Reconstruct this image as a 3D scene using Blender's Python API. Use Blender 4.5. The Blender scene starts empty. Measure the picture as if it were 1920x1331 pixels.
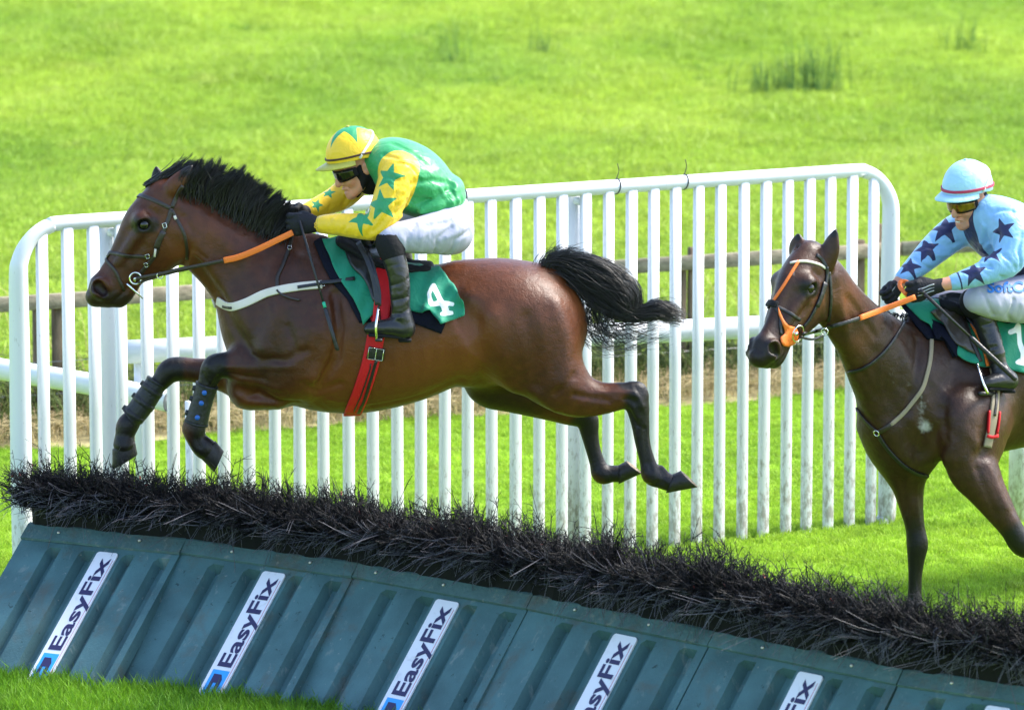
import bpy, bmesh, math, random
import numpy as np
from mathutils import Vector, Matrix
from mathutils.bvhtree import BVHTree
from mathutils.geometry import delaunay_2d_cdt

rnd = random.Random(7)
rng = np.random.default_rng(7)
S = bpy.context.scene
COL = S.collection

# ------------------------------------------------------------------ camera, sky, sun, exposure
F_PX, CX, CY, HCAM = 8900.0, 960.0, 665.5, 4.17
PITCH = math.atan((CY + 610.0) / F_PX)
cam = bpy.data.cameras.new('camera')
cam_o = bpy.data.objects.new('camera', cam); COL.objects.link(cam_o)
cam_o.location = (0, 0, HCAM)
cam_o.rotation_euler = (math.pi/2 - PITCH, 0, 0)
cam.sensor_width = 36.0
cam.lens = 36.0 * F_PX / 1920.0
cam.clip_start = 0.5; cam.clip_end = 3000
cam.dof.use_dof = True
cam.dof.focus_distance = 20.1
cam.dof.aperture_fstop = 4.2
cam.dof.aperture_blades = 9
S.camera = cam_o

SUN_DIR = Vector((0.62, 0.22, 0.75)).normalized()          # towards the sun
w = bpy.data.worlds.new('World'); S.world = w; w.use_nodes = True
nt = w.node_tree
sky = nt.nodes.new('ShaderNodeTexSky'); sky.sky_type = 'NISHITA'; sky.sun_disc = False
sky.sun_elevation = math.asin(SUN_DIR.z); sky.sun_rotation = math.atan2(SUN_DIR.x, SUN_DIR.y)
sky.dust_density = 1.5
nt.links.new(sky.outputs[0], nt.nodes['Background'].inputs[0])
nt.nodes['Background'].inputs[1].default_value = 0.15
sl = bpy.data.lights.new('sun', 'SUN'); sl.energy = 2.6; sl.angle = math.radians(18.0); sl.color = (1.0, 0.95, 0.86)
so = bpy.data.objects.new('sun', sl); COL.objects.link(so)
so.rotation_euler = (-SUN_DIR).to_track_quat('-Z', 'Y').to_euler()
S.view_settings.view_transform = 'Standard'; S.view_settings.look = 'None'
S.view_settings.gamma = 1.0; S.view_settings.exposure = 1.85
S.view_settings.use_curve_mapping = False
S.render.engine = 'CYCLES'
S.cycles.use_denoising = True
S.cycles.max_bounces = 6; S.cycles.transparent_max_bounces = 8

# ------------------------------------------------------------------ photograph pixel -> place helpers
CA, SA = math.cos(PITCH), math.sin(PITCH)
CAM = np.array([0.0, 0.0, HCAM])
def ray(px, py):
    u = (px - CX) / F_PX; v = (CY - py) / F_PX
    return np.array([u, CA + v*SA, -SA + v*CA])
def W(px, py, y):                      # point of the sight line at distance y
    d = ray(px, py); return CAM + d * (y / d[1])
def G(px, py, z=0.0):                  # point of the sight line at height z
    d = ray(px, py); return CAM + d * ((z - HCAM) / d[2])
def proj(P):
    P = np.atleast_2d(P) - CAM
    f = P[:, 1]*CA - P[:, 2]*SA; up = P[:, 1]*SA + P[:, 2]*CA
    return np.stack([CX + F_PX*P[:, 0]/f, CY - F_PX*up/f], 1)
def mpp(y): return y / CA / F_PX * 0.995   # metres per photo pixel at distance y

# ------------------------------------------------------------------ materials
MATS = {}
def nodes_of(m): m.use_nodes = True; return m.node_tree.nodes, m.node_tree.links
def M(name, base, rough=.6, spec=.4, var=.0, vscale=8.0, bump=.0, bscale=60.0, sheen=0.0, metal=0.0, detail=4.0,
      stretch=(1, 1, 1), dist=0.0, coat=0.0, sss=0.0, base2=None, trans=0.0):
    m = bpy.data.materials.new(name); N, L = nodes_of(m); MATS[name] = m
    b = N['Principled BSDF']
    b.inputs['Base Color'].default_value = (*base, 1); b.inputs['Roughness'].default_value = rough
    b.inputs['Specular IOR Level'].default_value = spec; b.inputs['Metallic'].default_value = metal
    b.inputs['Sheen Weight'].default_value = sheen; b.inputs['Coat Weight'].default_value = coat
    if sss:
        b.inputs['Subsurface Weight'].default_value = sss; b.inputs['Subsurface Radius'].default_value = (.01, .004, .002)
    geo = N.new('ShaderNodeNewGeometry'); mp = N.new('ShaderNodeMapping'); mp.inputs['Scale'].default_value = stretch
    L.new(geo.outputs['Position'], mp.inputs['Vector'])
    if var or base2:
        n = N.new('ShaderNodeTexNoise'); n.inputs['Scale'].default_value = vscale; n.inputs['Detail'].default_value = detail
        L.new(mp.outputs[0], n.inputs['Vector'])
        r = N.new('ShaderNodeValToRGB'); L.new(n.outputs['Fac'], r.inputs[0])
        c1 = [c*(1-var) for c in base]; c2 = [min(1, c*(1+var)) for c in (base2 or base)]
        r.color_ramp.elements[0].position = .3; r.color_ramp.elements[0].color = (*c1, 1)
        r.color_ramp.elements[1].position = .7; r.color_ramp.elements[1].color = (*c2, 1)
        L.new(r.outputs[0], b.inputs['Base Color'])
    if bump:
        n = N.new('ShaderNodeTexNoise'); n.inputs['Scale'].default_value = bscale; n.inputs['Detail'].default_value = 5
        n.inputs['Distortion'].default_value = dist
        L.new(mp.outputs[0], n.inputs['Vector'])
        bn = N.new('ShaderNodeBump'); bn.inputs['Strength'].default_value = bump; bn.inputs['Distance'].default_value = .02
        L.new(n.outputs['Fac'], bn.inputs['Height']); L.new(bn.outputs[0], b.inputs['Normal'])
    if trans:
        tr = N.new('ShaderNodeBsdfTranslucent'); mx = N.new('ShaderNodeMixShader'); mx.inputs[0].default_value = trans
        tr.inputs[0].default_value = (*[min(1, c*1.6) for c in base], 1)
        L.new(b.outputs[0], mx.inputs[1]); L.new(tr.outputs[0], mx.inputs[2]); L.new(mx.outputs[0], N['Material Output'].inputs[0])
    return m
def attr_mix(m, attr, col, width=0.0, at=0.0, soft=False):
    """blend another colour in where the float attribute is above `at` (a hard printed edge unless soft)"""
    N, L = m.node_tree.nodes, m.node_tree.links; b = N['Principled BSDF']
    a = N.new('ShaderNodeAttribute'); a.attribute_name = attr
    mr = N.new('ShaderNodeMapRange'); mr.inputs['From Min'].default_value = at - max(width, 1e-4); mr.inputs['From Max'].default_value = at + max(width, 1e-4)
    L.new(a.outputs['Fac'], mr.inputs['Value'])
    mx = N.new('ShaderNodeMix'); mx.data_type = 'RGBA'
    L.new(mr.outputs[0], mx.inputs['Factor'])
    inp = b.inputs['Base Color']
    if inp.is_linked:
        L.new(inp.links[0].from_socket, mx.inputs['A'])
    else:
        mx.inputs['A'].default_value = inp.default_value
    mx.inputs['B'].default_value = (*col, 1)
    L.new(mx.outputs['Result'], inp)
    return mx

# ------------------------------------------------------------------ object helpers
def tag(o, label=None, cat=None, group=None, kind=None):
    if label: o['label'] = label
    if cat: o['category'] = cat
    if group: o['group'] = group
    if kind: o['kind'] = kind
    return o
def empty(name, loc, label=None, cat=None, group=None, kind=None):
    o = bpy.data.objects.new(name, None); COL.objects.link(o); o.location = Vector(loc); o.empty_display_size = .1
    return tag(o, label, cat, group, kind)
def world_loc(o):
    v = Vector((0, 0, 0))
    while o is not None: v += o.location; o = o.parent
    return v
def mk(name, V, Fc, mat=None, parent=None, smooth=True, origin=None, attrs=None):
    """one mesh object from world-space vertices; faces: list of index tuples or an (n,k) array"""
    V = np.asarray(V, dtype=np.float64).reshape(-1, 3)
    if parent is not None: org = np.array(world_loc(parent)); loc = Vector((0, 0, 0))
    else:
        org = np.array(origin) if origin is not None else np.array([*(V[:, :2].min(0) + V[:, :2].max(0))/2, V[:, 2].min()])
        loc = Vector(org)
    me = bpy.data.meshes.new(name)
    if isinstance(Fc, np.ndarray) and Fc.ndim == 2:
        n, k = Fc.shape
        me.vertices.add(len(V)); me.vertices.foreach_set('co', (V - org).astype(np.float32).ravel())
        me.loops.add(n*k); me.loops.foreach_set('vertex_index', Fc.astype(np.int32).ravel())
        me.polygons.add(n); me.polygons.foreach_set('loop_start', np.arange(0, n*k, k, dtype=np.int32))
        me.update(calc_edges=True); me.validate()
    else:
        me.from_pydata([tuple(v) for v in (V - org)], [], [tuple(f) for f in Fc])
    if smooth: me.polygons.foreach_set('use_smooth', np.ones(len(me.polygons), dtype=bool))
    if attrs:
        for k_, a in attrs.items():
            at = me.attributes.new(k_, 'FLOAT', 'POINT'); at.data.foreach_set('value', np.asarray(a, dtype=np.float32))
    if mat is not None: me.materials.append(MATS[mat] if isinstance(mat, str) else mat)
    o = bpy.data.objects.new(name, me); COL.objects.link(o); o.location = loc
    if parent is not None: o.parent = parent
    return o
class MB:                                # gathers several shapes into one mesh
    def __init__(s): s.V = []; s.F = []; s.n = 0
    def add(s, V, Fc):
        V = np.asarray(V, float).reshape(-1, 3)
        s.F += [tuple(int(i) + s.n for i in f) for f in Fc]; s.V.append(V); s.n += len(V); return s
    def build(s, name, mat, parent=None, **k): return mk(name, np.concatenate(s.V), s.F, mat, parent, **k)
def box_vf(o, ex, ey, ez, bev=0.0):
    """box from corner o along three edge vectors, with chamfered edges"""
    o, ex, ey, ez = map(lambda a: np.asarray(a, float), (o, ex, ey, ez))
    bm = bmesh.new(); bmesh.ops.create_cube(bm, size=1)
    L_ = [np.linalg.norm(e) for e in (ex, ey, ez)]
    for v in bm.verts: v.co = Vector([(v.co[i] + .5) * L_[i] for i in range(3)])
    if bev: bmesh.ops.bevel(bm, geom=list(bm.edges), offset=bev, segments=1, affect='EDGES')
    e = [ex/L_[0], ey/L_[1], ez/L_[2]]
    V = [o + v.co[0]*e[0] + v.co[1]*e[1] + v.co[2]*e[2] for v in bm.verts]
    bm.verts.index_update(); Fc = [[v.index for v in f.verts] for f in bm.faces]; bm.free()
    if np.dot(np.cross(e[0], e[1]), e[2]) < 0: Fc = [f[::-1] for f in Fc]
    return V, Fc
def frame_along(P):
    T = np.gradient(P, axis=0); T /= np.linalg.norm(T, axis=1)[:, None] + 1e-12
    up = np.array([0, 0, 1.0]) if abs(T[0][2]) < .9 else np.array([1.0, 0, 0])
    n = np.cross(T[0], up); n /= np.linalg.norm(n); Ns = []
    for t in T:
        n = n - t*np.dot(n, t); n /= np.linalg.norm(n) + 1e-12; Ns.append(n)
    Ns = np.array(Ns); return T, Ns, np.cross(T, Ns)
def tube_vf(P, r, seg=10, cap=True, closed=False):
    P = np.asarray(P, float); n = len(P); r = np.broadcast_to(np.asarray(r, float), (n,))
    T, A, B = frame_along(P)
    if closed:
        T = np.roll(P, -1, 0) - np.roll(P, 1, 0); T /= np.linalg.norm(T, axis=1)[:, None]
        nrm = np.cross(P[0]-P.mean(0), T[0]); nrm /= np.linalg.norm(nrm); B = np.tile(nrm, (n, 1)); A = np.cross(B, T)
    a = np.linspace(0, 2*math.pi, seg, endpoint=False)
    V = (P[:, None, :] + r[:, None, None]*(np.cos(a)[None, :, None]*A[:, None, :] + np.sin(a)[None, :, None]*B[:, None, :])).reshape(-1, 3)
    Fc = []
    for i in range(n if closed else n-1):
        j = (i+1) % n
        for k in range(seg):
            l = (k+1) % seg
            Fc.append((i*seg+k, i*seg+l, j*seg+l, j*seg+k))
    if cap and not closed:
        Fc.append(tuple(range(seg))[::-1]); Fc.append(tuple((n-1)*seg+k for k in range(seg)))
    return V, Fc
def tube(name, P, r, mat, parent=None, seg=10, closed=False, cap=True, **k):
    V, Fc = tube_vf(P, r, seg, cap, closed); return mk(name, V, Fc, mat, parent, **k)
def spline(P, n):
    """Catmull-Rom through the rows of P (any width), n points per span"""
    P = np.asarray(P, float); Q = np.vstack([2*P[0]-P[1], P, 2*P[-1]-P[-2]]); out = []
    for i in range(1, len(Q)-2):
        p0, p1, p2, p3 = Q[i-1], Q[i], Q[i+1], Q[i+2]
        for t in np.linspace(0, 1, n, endpoint=False):
            out.append(.5*((2*p1) + (-p0+p2)*t + (2*p0-5*p1+4*p2-p3)*t*t + (-p0+3*p1-3*p2+p3)*t**3))
    out.append(P[-1]); return np.array(out)
def strands(name, lines, r0, r1, mat, parent=None, sides=3, **k):
    """many tapered hairs in one mesh; lines (n, m, 3)"""
    mm = max(len(l) for l in lines)
    Ls = np.array([np.stack([np.interp(np.linspace(0, 1, mm), np.linspace(0, 1, len(l)), np.asarray(l)[:, j]) for j in range(3)], 1) if len(l) != mm else np.asarray(l, float) for l in lines]); n, m, _ = Ls.shape
    T = np.gradient(Ls, axis=1); T /= np.linalg.norm(T, axis=2)[..., None] + 1e-9
    ref = rng.normal(size=(n, 1, 3)); A = np.cross(T, ref); A /= np.linalg.norm(A, axis=2)[..., None] + 1e-9
    B = np.cross(T, A)
    t = np.linspace(0, 1, m); rr = np.asarray(r0).reshape(-1, 1)*(1-t)[None] + np.asarray(r1).reshape(-1, 1)*t[None]
    rr = np.broadcast_to(rr, (n, m))
    a = np.arange(sides)*2*math.pi/sides
    V = Ls[:, :, None, :] + rr[:, :, None, None]*(np.cos(a)[None, None, :, None]*A[:, :, None, :] + np.sin(a)[None, None, :, None]*B[:, :, None, :])
    idx = np.arange(n*m*sides).reshape(n, m, sides)
    Fq = np.stack([idx[:, :-1, :], np.roll(idx, -1, 2)[:, :-1, :], np.roll(idx, -1, 2)[:, 1:, :], idx[:, 1:, :]], -1).reshape(-1, 4)
    return mk(name, V.reshape(-1, 3), Fq, mat, parent, **k)

# ------------------------------------------------------------------ signed distance sculpting -> one continuous surface
class Sculpt:
    def __init__(s, lo, hi, vox):
        s.vox = vox; s.lo = np.array(lo, float); s.n = np.ceil((np.array(hi) - s.lo)/vox).astype(int) + 1
        s.D = np.full(s.n, 0.3, np.float32)
        s.ax = [s.lo[i] + vox*np.arange(s.n[i]) for i in range(3)]
    def win(s, lo, hi):
        i0 = np.maximum(np.floor((np.array(lo) - s.lo)/s.vox).astype(int), 0); i1 = np.minimum(np.ceil((np.array(hi) - s.lo)/s.vox).astype(int)+1, s.n)
        if np.any(i1 <= i0): return None, None
        sl_ = tuple(slice(a, b) for a, b in zip(i0, i1))
        return sl_, (s.ax[0][sl_[0]].astype(np.float32)[:, None, None], s.ax[1][sl_[1]].astype(np.float32)[None, :, None], s.ax[2][sl_[2]].astype(np.float32)[None, None, :])
    def _merge(s, sl_, d, k, op):
        D = s.D[sl_]
        if op == 'u':
            if k > 0:
                h = np.maximum(k - np.abs(D - d), 0)/k; s.D[sl_] = np.minimum(D, d) - h*h*k*.25
            else: s.D[sl_] = np.minimum(D, d)
        else:
            d = -d
            if k > 0:
                h = np.maximum(k - np.abs(D - d), 0)/k; s.D[sl_] = np.maximum(D, d) + h*h*k*.25
            else: s.D[sl_] = np.maximum(D, d)
    def seg(s, a, b, ra, rb, qa=1, qb=1, m=(0, 1, 0), k=.02, op='u', pad=0.0):
        a, b, m = (np.asarray(x, np.float32) for x in (a, b, m)); R = max(ra*max(qa, 1), rb*max(qb, 1)) + max(k, pad) + 3*s.vox
        sl_, g = s.win(np.minimum(a, b) - R, np.maximum(a, b) + R)
        if sl_ is None: return
        ab = b - a; L2 = float(ab @ ab) + 1e-12
        vx, vy, vz = g[0] - a[0], g[1] - a[1], g[2] - a[2]
        t = np.clip((vx*ab[0] + vy*ab[1] + vz*ab[2])/L2, 0, 1)
        vx = vx - t*ab[0]; vy = vy - t*ab[1]; vz = vz - t*ab[2]
        r = ra + (rb - ra)*t
        if qa == 1 and qb == 1:
            d = np.sqrt(vx*vx + vy*vy + vz*vz) - r
        else:
            q = qa + (qb - qa)*t; l = vx*m[0] + vy*m[1] + vz*m[2]; l2 = l*l
            v2 = np.maximum(vx*vx + vy*vy + vz*vz - l2, 0); e = l2/(q*q)
            k0 = np.sqrt(v2 + e) + 1e-9; k1 = np.sqrt(v2 + e/(q*q)) + 1e-9
            d = (k0 - r)*k0/k1
        s._merge(sl_, d.astype(np.float32), k, op)
    def chain(s, nodes, k=.02, m=(0, 1, 0), n=4, op='u', kin=.008):
        """nodes: rows (x, y, z, r[, q]); smooth through the nodes, then blended into what is there over k"""
        N = np.array([list(nd) + [1.0]*(5 - len(nd)) for nd in nodes], float)
        Q = spline(N, n) if (len(N) > 2 and n > 1) else N
        R = (Q[:, 3]*np.maximum(Q[:, 4], 1)).max() + k + 4*s.vox
        sl_, g = s.win(Q[:, :3].min(0) - R, Q[:, :3].max(0) + R)
        if sl_ is None: return
        keep = s.D; s.D = np.full(s.n, 0.3, np.float32)
        for i in range(len(Q)-1):
            s.seg(Q[i, :3], Q[i+1, :3], max(Q[i, 3], .001), max(Q[i+1, 3], .001), Q[i, 4], Q[i+1, 4], m, kin, 'u', k)
        d = s.D[sl_]; s.D = keep; s._merge(sl_, d, k, op)
    def ball(s, c, r, q=1, m=(0, 1, 0), k=.02, op='u'): s.seg(c, np.asarray(c) + 1e-5, r, r, q, q, m, k, op)
    def ellip(s, c, R, axes=np.eye(3), k=.02, op='u'):
        c = np.asarray(c, float); R = np.asarray(R, float); A = np.asarray(axes, float); rad = R.max() + k + 3*s.vox
        sl_, g = s.win(c - rad, c + rad)
        if sl_ is None: return
        v = [g[i] - c[i] for i in range(3)]
        u = [v[0]*A[i][0] + v[1]*A[i][1] + v[2]*A[i][2] for i in range(3)]
        k0 = np.sqrt(sum((u[i]/R[i])**2 for i in range(3))) + 1e-9; k1 = np.sqrt(sum((u[i]/R[i]**2)**2 for i in range(3))) + 1e-9
        s._merge(sl_, (k0*(k0-1)/k1).astype(np.float32), k, op)
    def stroke(s, pts, amp, width):
        """raise (+) or lower (-) the surface along a polyline"""
        P = np.asarray(pts, float); R = 2.6*width
        sl_, g = s.win(P.min(0) - R, P.max(0) + R)
        if sl_ is None: return
        best = None
        for a, b in zip(P[:-1], P[1:]):
            ab = b - a; L2 = ab @ ab + 1e-12
            vx, vy, vz = g[0] - a[0], g[1] - a[1], g[2] - a[2]
            t = np.clip((vx*ab[0] + vy*ab[1] + vz*ab[2])/L2, 0, 1)
            d2 = (vx - t*ab[0])**2 + (vy - t*ab[1])**2 + (vz - t*ab[2])**2
            best = d2 if best is None else np.minimum(best, d2)
        s.D[sl_] -= (amp*np.exp(-best/width**2)).astype(np.float32)
    def mesh(s, smooth=2):
        D = s.D; n = np.array(D.shape); neg = D < 0
        c = np.zeros(n-1, np.int8)
        for i in (0, 1):
            for j in (0, 1):
                for k in (0, 1): c += neg[i:n[0]-1+i, j:n[1]-1+j, k:n[2]-1+k]
        act = (c > 0) & (c < 8); I = np.argwhere(act)
        idx = np.full(n-1, -1, np.int64); idx[act] = np.arange(len(I))
        acc = np.zeros((len(I), 3)); cnt = np.zeros(len(I))
        corners = [(i, j, k) for i in (0, 1) for j in (0, 1) for k in (0, 1)]
        val = {cn: D[I[:, 0]+cn[0], I[:, 1]+cn[1], I[:, 2]+cn[2]] for cn in corners}
        for a in corners:
            for ax in range(3):
                if a[ax] == 0:
                    b = list(a); b[ax] = 1; b = tuple(b); va, vb = val[a], val[b]
                    cr = (va < 0) != (vb < 0); t = np.where(cr, va/(va - vb + 1e-20), 0)
                    p = np.tile(np.array(a, float), (len(I), 1)); p[:, ax] += t
                    acc[cr] += p[cr]; cnt[cr] += 1
        V = s.lo + s.vox*(I + acc/cnt[:, None])
        Fs = []
        for ax in range(3):
            u, v = (ax+1) % 3, (ax+2) % 3
            sa = [slice(None)]*3; sb = [slice(None)]*3; sa[ax] = slice(0, -1); sb[ax] = slice(1, None)
            cr = neg[tuple(sa)] != neg[tuple(sb)]
            E = np.argwhere(cr); E = E[(E[:, u] > 0) & (E[:, v] > 0) & (E[:, u] < n[u]-1) & (E[:, v] < n[v]-1)]
            def cell(du, dv):
                q = E.copy(); q[:, u] -= du; q[:, v] -= dv; return idx[q[:, 0], q[:, 1], q[:, 2]]
            f = np.stack([cell(1, 1), cell(0, 1), cell(0, 0), cell(1, 0)], 1)
            inside = neg[E[:, 0], E[:, 1], E[:, 2]]
            f[~inside] = f[~inside][:, ::-1]; Fs.append(f)
        Fq = np.concatenate(Fs); Fq = Fq[(Fq >= 0).all(1)]
        e = np.concatenate([Fq[:, [0, 1]], Fq[:, [1, 2]], Fq[:, [2, 3]], Fq[:, [3, 0]]]); deg = np.bincount(e.ravel(), minlength=len(V)).astype(float)
        for it in range(smooth):
            for lam in (.5, -.52):
                A = np.stack([np.bincount(e[:, 0], V[e[:, 1], i], len(V)) + np.bincount(e[:, 1], V[e[:, 0], i], len(V)) for i in range(3)], 1)
                V = V + lam*(A/np.maximum(deg, 1)[:, None] - V)
        return V, Fq
class Surf:                              # a built surface that things can be laid on
    def __init__(s, V, Fq):
        s.t = BVHTree.FromPolygons([tuple(v) for v in V], [tuple(int(i) for i in f) for f in Fq])
    def hit(s, px, py):
        d = Vector(ray(px, py)).normalized(); h = s.t.ray_cast(Vector(CAM), d)
        if h[0] is None: return None
        n = h[1]
        if n.dot(d) > 0: n = -n
        return np.array(h[0]), np.array(n)
    def cast(s, o, d):
        h = s.t.ray_cast(Vector(o), Vector(d).normalized()); return (None if h[0] is None else (np.array(h[0]), np.array(h[1])))
    def lay(s, pts, step=4.0, smooth=1):
        """photo-pixel polyline -> points and normals on the surface (points that miss take the nearest surface point)"""
        Q = spline(np.array(pts, float), 12) if len(pts) > 2 else np.linspace(pts[0], pts[-1], 12)
        seg = np.r_[0, np.cumsum(np.linalg.norm(np.diff(Q, axis=0), axis=1))]
        m = max(3, int(seg[-1]/step)); tt = np.linspace(0, seg[-1], m)
        Q = np.stack([np.interp(tt, seg, Q[:, i]) for i in (0, 1)], 1)
        H = [s.hit(*q) for q in Q]; good = [i for i, h in enumerate(H) if h is not None]
        P = []; Nn = []
        for i, h in enumerate(H):
            if h is None:
                j = min(good, key=lambda g: abs(g-i)) if good else None
                y = H[j][0][1] if good else 20.
                p = W(*Q[i], y); near = s.t.find_nearest(Vector(p)); h = (np.array(near[0]), np.array(near[1]))
                P.append(h[0]); Nn.append(h[1])
            else: P.append(h[0]); Nn.append(h[1])
        P = np.array(P); Nn = np.array(Nn)
        for _ in range(smooth):
            Nn[1:-1] = (Nn[:-2] + Nn[1:-1] + Nn[2:]); Nn /= np.linalg.norm(Nn, axis=1)[:, None]
        return P, Nn
def ribbon_vf(P, Nn, width, thick, lift=0.001, closed=False):
    """flat strap along P, its broad side along Nn"""
    P = np.asarray(P, float); Nn = np.asarray(Nn, float); n = len(P); width = np.broadcast_to(width, (n,))
    T = (np.roll(P, -1, 0) - np.roll(P, 1, 0)) if closed else np.gradient(P, axis=0)
    T /= np.linalg.norm(T, axis=1)[:, None] + 1e-9
    Sd = np.cross(Nn, T); Sd /= np.linalg.norm(Sd, axis=1)[:, None] + 1e-9
    hw = width[:, None]/2
    ring = [P - Sd*hw + Nn*(lift - .004), P - Sd*hw*.97 + Nn*(lift + thick*.8), P - Sd*hw*.8 + Nn*(lift + thick), P + Sd*hw*.8 + Nn*(lift + thick), P + Sd*hw*.97 + Nn*(lift + thick*.8), P + Sd*hw + Nn*(lift - .004)]
    V = np.stack(ring, 1).reshape(-1, 3); Fc = []
    for i in range(n if closed else n-1):
        j = (i+1) % n
        for k in range(6):
            l = (k+1) % 6; Fc.append((i*6+k, j*6+k, j*6+l, i*6+l))
    if not closed: Fc += [tuple(range(6)), tuple((n-1)*6+k for k in range(6))[::-1]]
    return V, Fc
def strap(name, surf, pts, wpx, mat, parent, y, thick=.004, lift=.002, **k):
    P, Nn = surf.lay(pts); V, Fc = ribbon_vf(P, Nn, wpx*mpp(y), thick, lift); return mk(name, V, Fc, mat, parent, **k)
def strap_free(name, P, wid, thick, mat, parent=None, facing=(0, -1, 0), **k):
    P = np.asarray(P, float); T = np.gradient(P, axis=0); T /= np.linalg.norm(T, axis=1)[:, None] + 1e-9
    f = np.asarray(facing, float); Nn = f[None] - T*(T @ f)[:, None]; Nn /= np.linalg.norm(Nn, axis=1)[:, None]
    V, Fc = ribbon_vf(P, Nn, wid, thick, .004 - thick/2); return mk(name, V, Fc, mat, parent, **k)
def inpoly(P, poly):
    x, y = P[:, 0], P[:, 1]; c = np.zeros(len(P), bool); n = len(poly)
    for i in range(n):
        x1, y1 = poly[i]; x2, y2 = poly[(i+1) % n]
        c ^= ((y1 > y) != (y2 > y)) & (x < (x2-x1)*(y-y1)/(y2-y1 + 1e-12) + x1)
    return c
def polyline_dist(P, pts):
    best = np.full(len(P), 1e9); pts = np.asarray(pts, float)
    for a, b in zip(pts[:-1], pts[1:]):
        ab = b-a; t = np.clip(((P-a) @ ab)/(ab @ ab + 1e-9), 0, 1); best = np.minimum(best, np.linalg.norm(P-a-t[:, None]*ab, axis=1))
    return best
def patch(name, surf, poly, mat, parent=None, lift=.006, thick=.005, step=5.0, wave=None, attr=None, curve=True, **k):
    """a sheet cut to a photo-pixel outline and laid over a surface, with real thickness"""
    poly = np.array(poly, float)
    C = spline(np.vstack([poly, poly[:1]]), 5)[:-1] if curve else poly
    B = []
    for a, b in zip(C, np.roll(C, -1, 0)):
        m = max(1, int(np.linalg.norm(b-a)/step)); B += [a + (b-a)*i/m for i in range(m)]
    B = np.array(B); lo, hi = B.min(0), B.max(0)
    gx, gy = np.meshgrid(np.arange(lo[0], hi[0], step), np.arange(lo[1], hi[1], step)); Gp = np.stack([gx.ravel(), gy.ravel()], 1)
    Gp = Gp[inpoly(Gp, B)]; Gp = Gp[polyline_dist(Gp, np.vstack([B, B[:1]])) > step*.6]
    P2 = np.vstack([B, Gp]); nb = len(B)
    r = delaunay_2d_cdt([Vector(p) for p in P2], [], [list(range(nb))], 1, 1e-6)
    P2 = np.array([tuple(v) for v in r[0]]); T = [tuple(f) for f in r[2]]
    X = np.zeros((len(P2), 3)); Nn = np.zeros((len(P2), 3)); H = [surf.hit(*p) for p in P2]
    good = [i for i, h in enumerate(H) if h is not None]
    gp = P2[good]
    for i, h in enumerate(H):
        if h is None:
            j = good[int(np.argmin(np.linalg.norm(gp - P2[i], axis=1)))]; X[i] = W(*P2[i], H[j][0][1]+.01); Nn[i] = H[j][1]
        else: X[i], Nn[i] = h
    # even out the sheet
    nb_ = [set() for _ in P2]
    for f in T:
        for a, b in zip(f, f[1:]+f[:1]): nb_[a].add(b); nb_[b].add(a)
    for _ in range(3):
        X2 = X.copy(); N2 = Nn.copy()
        for i, s_ in enumerate(nb_):
            if s_: l = list(s_); N2[i] = Nn[i] + Nn[l].mean(0)
        Nn = N2/np.linalg.norm(N2, axis=1)[:, None]
    off = np.full(len(P2), lift)
    if wave is not None: off = off + wave(P2)
    top = X + Nn*(off + thick)[:, None]; bot = X + Nn*off[:, None]; n = len(P2)
    # faces towards the camera
    Fc = []
    edges = {}
    for f in T:
        a, b, c = top[f[0]], top[f[1]], top[f[2]]
        if np.dot(np.cross(b-a, c-a), Nn[f[0]]) < 0: f = f[::-1]
        Fc.append(f); Fc.append(tuple(i+n for i in f[::-1]))
        for a, b in zip(f, f[1:]+f[:1]): edges[(a, b)] = 1
    for (a, b) in edges:
        if (b, a) not in edges: Fc.append((b, a, a+n, b+n))
    at = {kk: np.r_[fn(P2), fn(P2)] for kk, fn in attr.items()} if attr else None
    return mk(name, np.vstack([top, bot]), Fc, mat, parent, attrs=at, **k)
def sd_star(x, y, r, rf=.42):
    """signed distance to a five pointed star (negative inside)"""
    a = np.arctan2(x, y); rad = np.hypot(x, y); an = math.pi/5
    a = np.abs(((a + an) % (2*an)) - an)
    px, py = rad*np.sin(a), rad*np.cos(a)
    A = np.array([0.0, r]); B = np.array([math.sin(an)*r*rf, math.cos(an)*r*rf]); e = B - A
    t = np.clip(((px-A[0])*e[0] + (py-A[1])*e[1])/(e @ e), 0, 1); d = np.hypot(px-A[0]-t*e[0], py-A[1]-t*e[1])
    s = e[0]*(py-A[1]) - e[1]*(px-A[0])
    return np.where(s < 0, -d, d)
def smoothstep(a, b, x):
    t = np.clip((x-a)/(b-a), 0, 1); return t*t*(3-2*t)
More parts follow.
